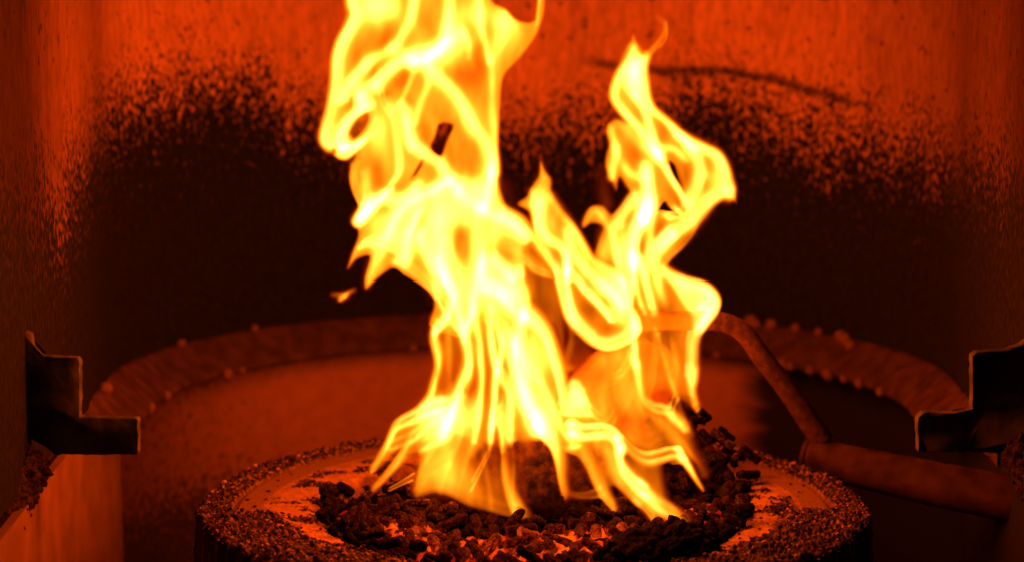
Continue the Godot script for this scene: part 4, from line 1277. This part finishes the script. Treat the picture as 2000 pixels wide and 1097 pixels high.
	flame.strand(4.5, 3.15, 0.159, 0.159, 0.9, [7.82, 15.8, 8.38, 14.88, 8.95, 14.01])
	flame.strand(1.8, 2.16, 0.205, 0.205, 0.9, [7.6, 16.71, 8.26, 16.71, 8.79, 16.19])
	flame.strand(4.5, 7.2, 0.295, 0.295, 0.9, [6.88, 15.72, 7.02, 14.59, 7.06, 13.74, 6.77, 13.08])
	flame.strand(7.2, 6.75, 0.273, 0.273, 0.8, [6.9, 13.43, 6.38, 12.55, 6.21, 11.63, 6.24, 10.72])
	flame.strand(6.3, 4.5, 0.205, 0.205, 0.5, [6.24, 11.17, 6.22, 10.37, 6.15, 9.44, 6.05, 8.5])
	flame.swell(4, 6.9, 13.82, 0.529, 0.634, 0)
	flame.strand(2.7, 3.15, 0.227, 0.227, 0.9, [6.31, 14.22, 5.92, 13.77, 5.46, 13.08, 5.17, 12.55, 5.31, 11.81, 5.45, 10.99, 5.66, 10.11, 5.94, 9.17, 6.05, 8.5])
	flame.strand(2.25, 2.7, 0.273, 0.273, 0.9, [5.67, 12.77, 5.76, 11.7, 5.92, 10.64, 6.09, 9.57])
	flame.strand(1.17, 0.63, 0.205, 0.205, 0.7, [4.9, 12.77, 4.61, 13.3, 4.21, 13.59, 3.87, 13.3, 3.66, 12.87])
	flame.strand(0.108, 0.27, 0.364, 0.364, 0.9, [4.62, 15.53, 4.68, 14.61, 4.84, 13.88])
	flame.swell(1.2, 4.75, 11.7, 0.317, 0.793, 0)
	flame.strand(1.8, 1.98, 0.182, 0.205, 0.9, [5.08, 17.71, 5.32, 16.71, 5.2, 15.88, 5.1, 15.25])
	flame.strand(0.54, 1.44, 0.295, 0.295, 0.9, [5.36, 18.02, 6.07, 17.55, 6.71, 16.77])
	flame.strand(1.8, 2.16, 0.25, 0.25, 0.9, [5.32, 16.71, 5.83, 15.67, 6.46, 15.25, 6.88, 15.35])
	flame.strand(2.34, 2.16, 0.182, 0.182, 0.8, [7.14, 13.03, 7.16, 11.81, 6.98, 10.91, 6.83, 10.11])
	flame.strand(4.05, 4.5, 0.205, 0.205, 0.9, [6.53, 11.17, 6.83, 10.11, 7.08, 9.2, 7.3, 8.42])
	flame.strand(2.25, 2.7, 0.136, 0.136, 0.9, [6.35, 10.11, 6.52, 9.17, 6.79, 8.42])
	flame.strand(3.6, 4.05, 0.136, 0.136, 0.9, [5.66, 10.11, 5.88, 9.17, 6.11, 8.18])
	flame.fill(2.6, 0.344, [7.86, 10.53, 8.87, 10.03, 9.93, 9.76, 10.6, 9.36, 10.74, 8.77, 10.41, 8.02, 9.83, 7.29, 9.36, 7.16, 9.16, 8.1, 8.62, 9.04, 8.08, 9.84])
	flame.strand(2.7, 5.4, 0.227, 0.295, 1, [7.88, 10.43, 8.95, 9.81, 10.02, 9.47, 10.39, 8.98, 10.19, 8.34, 9.72, 7.64])
	flame.strand(4.5, 4.05, 0.318, 0.182, 1, [10.08, 8.5, 9.61, 7.8, 9.31, 6.89, 9.27, 5.97, 9.23, 4.86])
	flame.strand(4.05, 1.44, 0.295, 0.159, 0.7, [9.25, 5.27, 9.26, 4.46, 9.35, 3.91, 9.57, 3.31, 9.85, 2.85])
	flame.gap(0, 0.185, [7.95, 16.16, 8.4, 15.88, 8.64, 15.25, 8.89, 14.54, 9.08, 14.03, 8.6, 14.77, 8.14, 15.46])
	flame.gap(0, 0.185, [7.82, 14.11, 7.45, 13.61, 7.67, 13.43, 8.17, 13.3, 8.61, 13.32, 8.16, 13.72])
	flame.thin(0.3, 8.71, 13.72, 0.106, 0.238, 25)
	flame.thin(0.7, 6.06, 19.19, 0.159, 0.476, 35)
	flame.thin(0.75, 6.67, 18.41, 0.132, 0.423, 20)
	flame.thin(0.6, 9.88, 14.88, 0.132, 0.317, 0)
	flame.thin(0.75, 9.71, 15.93, 0.211, 0.37, 40)
	flame.thin(0.55, 8.71, 11.97, 0.159, 0.687, -50)
	flame.thin(0.6, 7.65, 12.37, 0.264, 0.423, -40)
	flame.thin(0.72, 8.21, 14.35, 0.211, 0.37, 30)
	flame.thin(0.66, 8.93, 15.4, 0.211, 0.899, 15)
	flame.thin(0.75, 5.7, 12.5, 0.159, 0.476, -35)
	flame.thin(0.8, 4.97, 10.64, 0.211, 0.529, 0)
	flame.thin(0.8, 6.16, 16.45, 0.37, 0.423, 30)
	flame.thin(0.75, 5.64, 16.14, 0.132, 0.264, 0)
	flame.thin(0.55, 6.71, 11.57, 0.132, 0.476, 5)
	flame.thin(0.6, 7.96, 8.5, 0.476, 0.581, 0)
	flame.thin(0.7, 6.29, 8.77, 0.106, 0.529, 0)
	finish_flame(flame, "tower", "x", -7.5, hooked)
	flame = start_flame(3.01, 10.7, -0.07, 9.96)
	flame.fill(1.05, 0.25, [5.93, 9.19, 7.54, 8.94, 9.3, 8.69, 9.11, 7.54, 9.07, 6.65, 8.94, 5.57, 8.9, 4.9, 9.27, 3.92, 8.65, 4.34, 7.99, 4.9, 7.33, 4.49, 6.62, 4.7, 6.21, 5.57, 6.05, 6.9])
	flame.strand(5.4, 4.5, 0.151, 0.151, 1, [5.78, 9.07, 5.86, 8.43, 5.94, 7.67, 6, 6.52])
	flame.strand(4.5, 2.7, 0.194, 0.151, 1.3, [6, 6.65, 6.14, 5.52, 6.37, 4.75, 6.96, 4.29, 7.54, 4.11, 7.95, 3.69, 8.41, 3.3])
	flame.strand(1.17, 0.45, 0.323, 0.258, 0.8, [7.85, 3.92, 8.34, 3.41, 8.65, 2.61, 9.04, 1.83, 9.49, 0.92])
	flame.strand(2.7, 0.63, 0.129, 0.151, 0.9, [5.94, 7.41, 5.72, 6.57, 5.32, 5.93, 5, 5.49, 4.55, 5.21, 4.04, 4.95])
	flame.strand(1.26, 0.9, 0.108, 0.108, 0.8, [5.43, 6.01, 4.95, 5.8, 4.59, 5.75])
	flame.strand(1.08, 0.9, 0.108, 0.108, 0.8, [5.48, 8.18, 5.59, 7.16, 5.8, 6.65])
	flame.strand(0.72, 0.54, 0.129, 0.151, 1, [7.07, 8.05, 6.98, 6.8, 6.84, 5.75, 6.72, 4.9])
	flame.strand(1.08, 1.08, 0.108, 0.129, 1, [7.12, 8.05, 7.38, 7.08, 7.64, 6.11, 7.88, 5.34, 8.11, 4.83])
	flame.strand(0.72, 0.72, 0.151, 0.129, 1, [7.85, 7.54, 7.99, 6.7, 7.93, 5.75, 7.98, 5.11])
	flame.strand(0.54, 0.54, 0.108, 0.108, 1, [7.45, 7.92, 7.63, 6.9, 7.72, 6.26])
	flame.strand(1.62, 1.44, 0.086, 0.108, 1, [8.09, 4.85, 7.94, 4.47, 7.85, 4.08])
	flame.strand(0.72, 0.36, 0.129, 0.172, 1, [8.14, 4.72, 8.48, 3.82, 8.92, 2.92])
	flame.thin(0.25, 7.28, 4.85, 0.55, 0.375, 0)
	flame.thin(0.5, 8.73, 4.08, 0.25, 0.6, 20)
	flame.thin(0.6, 7.3, 7.67, 0.35, 0.5, 0)
	finish_flame(flame, "foot", "x", -2.8, hooked)
	flame = start_flame(1.48, 9.95, 1.16, 8.47)
	flame.fill(1.45, 0.391, [2.06, 4.41, 2.52, 5.41, 3.45, 6.59, 4.44, 7.47, 5.61, 7.87, 6.02, 6.97, 6.13, 5.46, 6.88, 4.58, 7.73, 4.15, 8.38, 3.19, 9.1, 1.8, 8.2, 2.43, 7.45, 2.74, 6.71, 2.23, 5.76, 2.63, 4.96, 3.24, 3.35, 3.55, 2.48, 3.65])
	flame.fill(3.2, 0.269, [2.08, 4.46, 2.5, 5.26, 2.92, 5.76, 3.26, 5.71, 3.49, 5.36, 3.54, 4.83, 3.86, 4.33, 2.72, 4.35])
	flame.swell(4, 3.02, 5.21, 0.367, 0.44, 0)
	flame.strand(2.34, 0.72, 0.126, 0.126, 0.8, [3.49, 5.21, 3.66, 4.71, 4.01, 4.25, 4.41, 3.95])
	flame.swell(0.9, 2.97, 4.15, 0.979, 0.343, 0)
	flame.strand(0.99, 0.81, 0.105, 0.105, 0.8, [4.41, 3.55, 4.81, 3.85, 5, 4.3])
	flame.swell(0.4, 4.44, 6.97, 0.734, 0.489, 0)
	flame.strand(0.495, 0.18, 0.126, 0.189, 1.2, [5.72, 7.22, 5.48, 6.22, 4.95, 5.21, 4.16, 4.46])
	flame.strand(0.495, 0.18, 0.126, 0.189, 1.2, [5.88, 5.97, 5.59, 5.09, 5.25, 4.46, 5.11, 3.5])
	flame.strand(0.495, 0.18, 0.126, 0.189, 1.2, [6.03, 5.46, 6.24, 4.46, 6.7, 3.45, 7.45, 2.69])
	flame.strand(0.495, 0.18, 0.126, 0.189, 1.2, [4.44, 6.97, 3.95, 6.22, 3.46, 5.34, 3.27, 4.46])
	flame.strand(0.495, 0.18, 0.126, 0.189, 1.2, [5.05, 7.22, 4.69, 6.34, 4.4, 5.21, 4.46, 4.15])
	flame.strand(0.495, 0.18, 0.126, 0.189, 1.2, [2.72, 4.71, 3.34, 4.08, 4.09, 3.7, 4.96, 3.32])
	flame.strand(0.495, 0.18, 0.126, 0.189, 1.2, [6.49, 4.46, 7.19, 3.95, 7.89, 3.19, 8.57, 2.18])
	flame.thin(0.6, 5.45, 3.95, 0.391, 0.391, 0)
	flame.thin(0.55, 6.49, 3.95, 0.343, 0.343, 0)
	flame.thin(0.55, 7.07, 3.19, 0.44, 0.391, 0)
	flame.thin(0.75, 3.7, 5.97, 0.489, 0.636, -40)
	finish_flame(flame, "flame", "low orange flame sheet in front of the pale round block", -1)
	flame = start_flame(1.64, 9.49, -0.95, 5.1)
	flame.fill(0.9, 0.51, [2.47, 4.33, 3.53, 4.14, 4.82, 4.02, 5.04, 3.17, 5.89, 3.1, 6.83, 3.22, 6.98, 2.45, 7.23, 1.24, 7.81, 0.22, 6.86, 0.51, 6.19, 1.12, 5.55, 1.48, 5.91, 0.76, 6.75, -0.41, 6.03, 0.51, 5.08, 1.6, 4.61, 1.73, 4.73, 0.61, 4.02, 1.48, 3.54, 2.57, 3.06, 3.29])
	flame.swell(6, 2.77, 4.54, 0.302, 0.232, 0)
	flame.strand(6.75, 5.85, 0.192, 0.215, 1, [2.59, 4.42, 3.29, 4.3, 4, 4.35, 4.49, 4.28, 4.87, 3.99, 4.97, 3.61])
	flame.strand(5.4, 4.5, 0.168, 0.168, 0.9, [4.92, 3.78, 4.95, 3.03, 5.17, 2.43, 5.69, 1.82, 6.24, 1.39])
	flame.strand(4.5, 1.08, 0.168, 0.215, 1.6, [6.02, 1.56, 6.72, 0.83, 7.34, 0.49, 7.96, 0.17])
	flame.strand(1.26, 1.44, 0.263, 0.263, 0.8, [3.88, 3.94, 4.43, 3.42, 4.69, 2.5, 5.15, 1.73, 5.82, 1.05])
	flame.strand(1.26, 2.34, 0.287, 0.12, 0.5, [5.67, 1.19, 6.25, 0.56, 6.61, 0, 6.8, -0.39])
	flame.strand(1.44, 1.98, 0.359, 0.168, 0.6, [2.26, 3.75, 3.06, 3.42, 3.49, 2.74, 3.8, 1.97, 4.21, 1.27, 4.66, 0.66])
	flame.strand(0.45, 0.99, 0.144, 0.144, 1, [2.36, 1.68, 2.79, 1.39, 3.43, 1.29, 4.06, 1.36])
	flame.strand(2.25, 4.5, 0.144, 0.215, 1, [5.15, 3.85, 5.68, 3.32, 6.22, 3.1, 6.76, 3.22, 7.3, 3.39, 7.77, 3.37])
	flame.strand(4.5, 1.26, 0.168, 0.168, 0.4, [7.68, 3.42, 8.11, 2.76, 8.47, 2.14, 8.79, 1.65])
	flame.strand(1.08, 1.26, 0.12, 0.12, 1, [7.35, 3.01, 7.78, 3.1, 8.06, 2.86])
	flame.swell(2.6, 2.78, 3.85, 0.371, 0.186, 0)
	finish_flame(flame, "flame", "long low flame lick running right along the coals", 3.2)
	flame = start_flame(-8.63, -7, 10.05, 10.99)
	flame.strand(0.45, 1.98, 0.1, 0.1, 1.2, [-7.23, 10.8, -7.56, 10.64, -7.84, 10.4])
	flame.strand(0.45, 1.08, 0.1, 0.1, 0.8, [-8.21, 10.62, -7.93, 10.59, -7.61, 10.52])
	flame.swell(0.5, -7.75, 10.52, 0.279, 0.186, 0)
	finish_flame(flame, "flame_spark", "tiny detached orange spark left of the tall flame", 3)
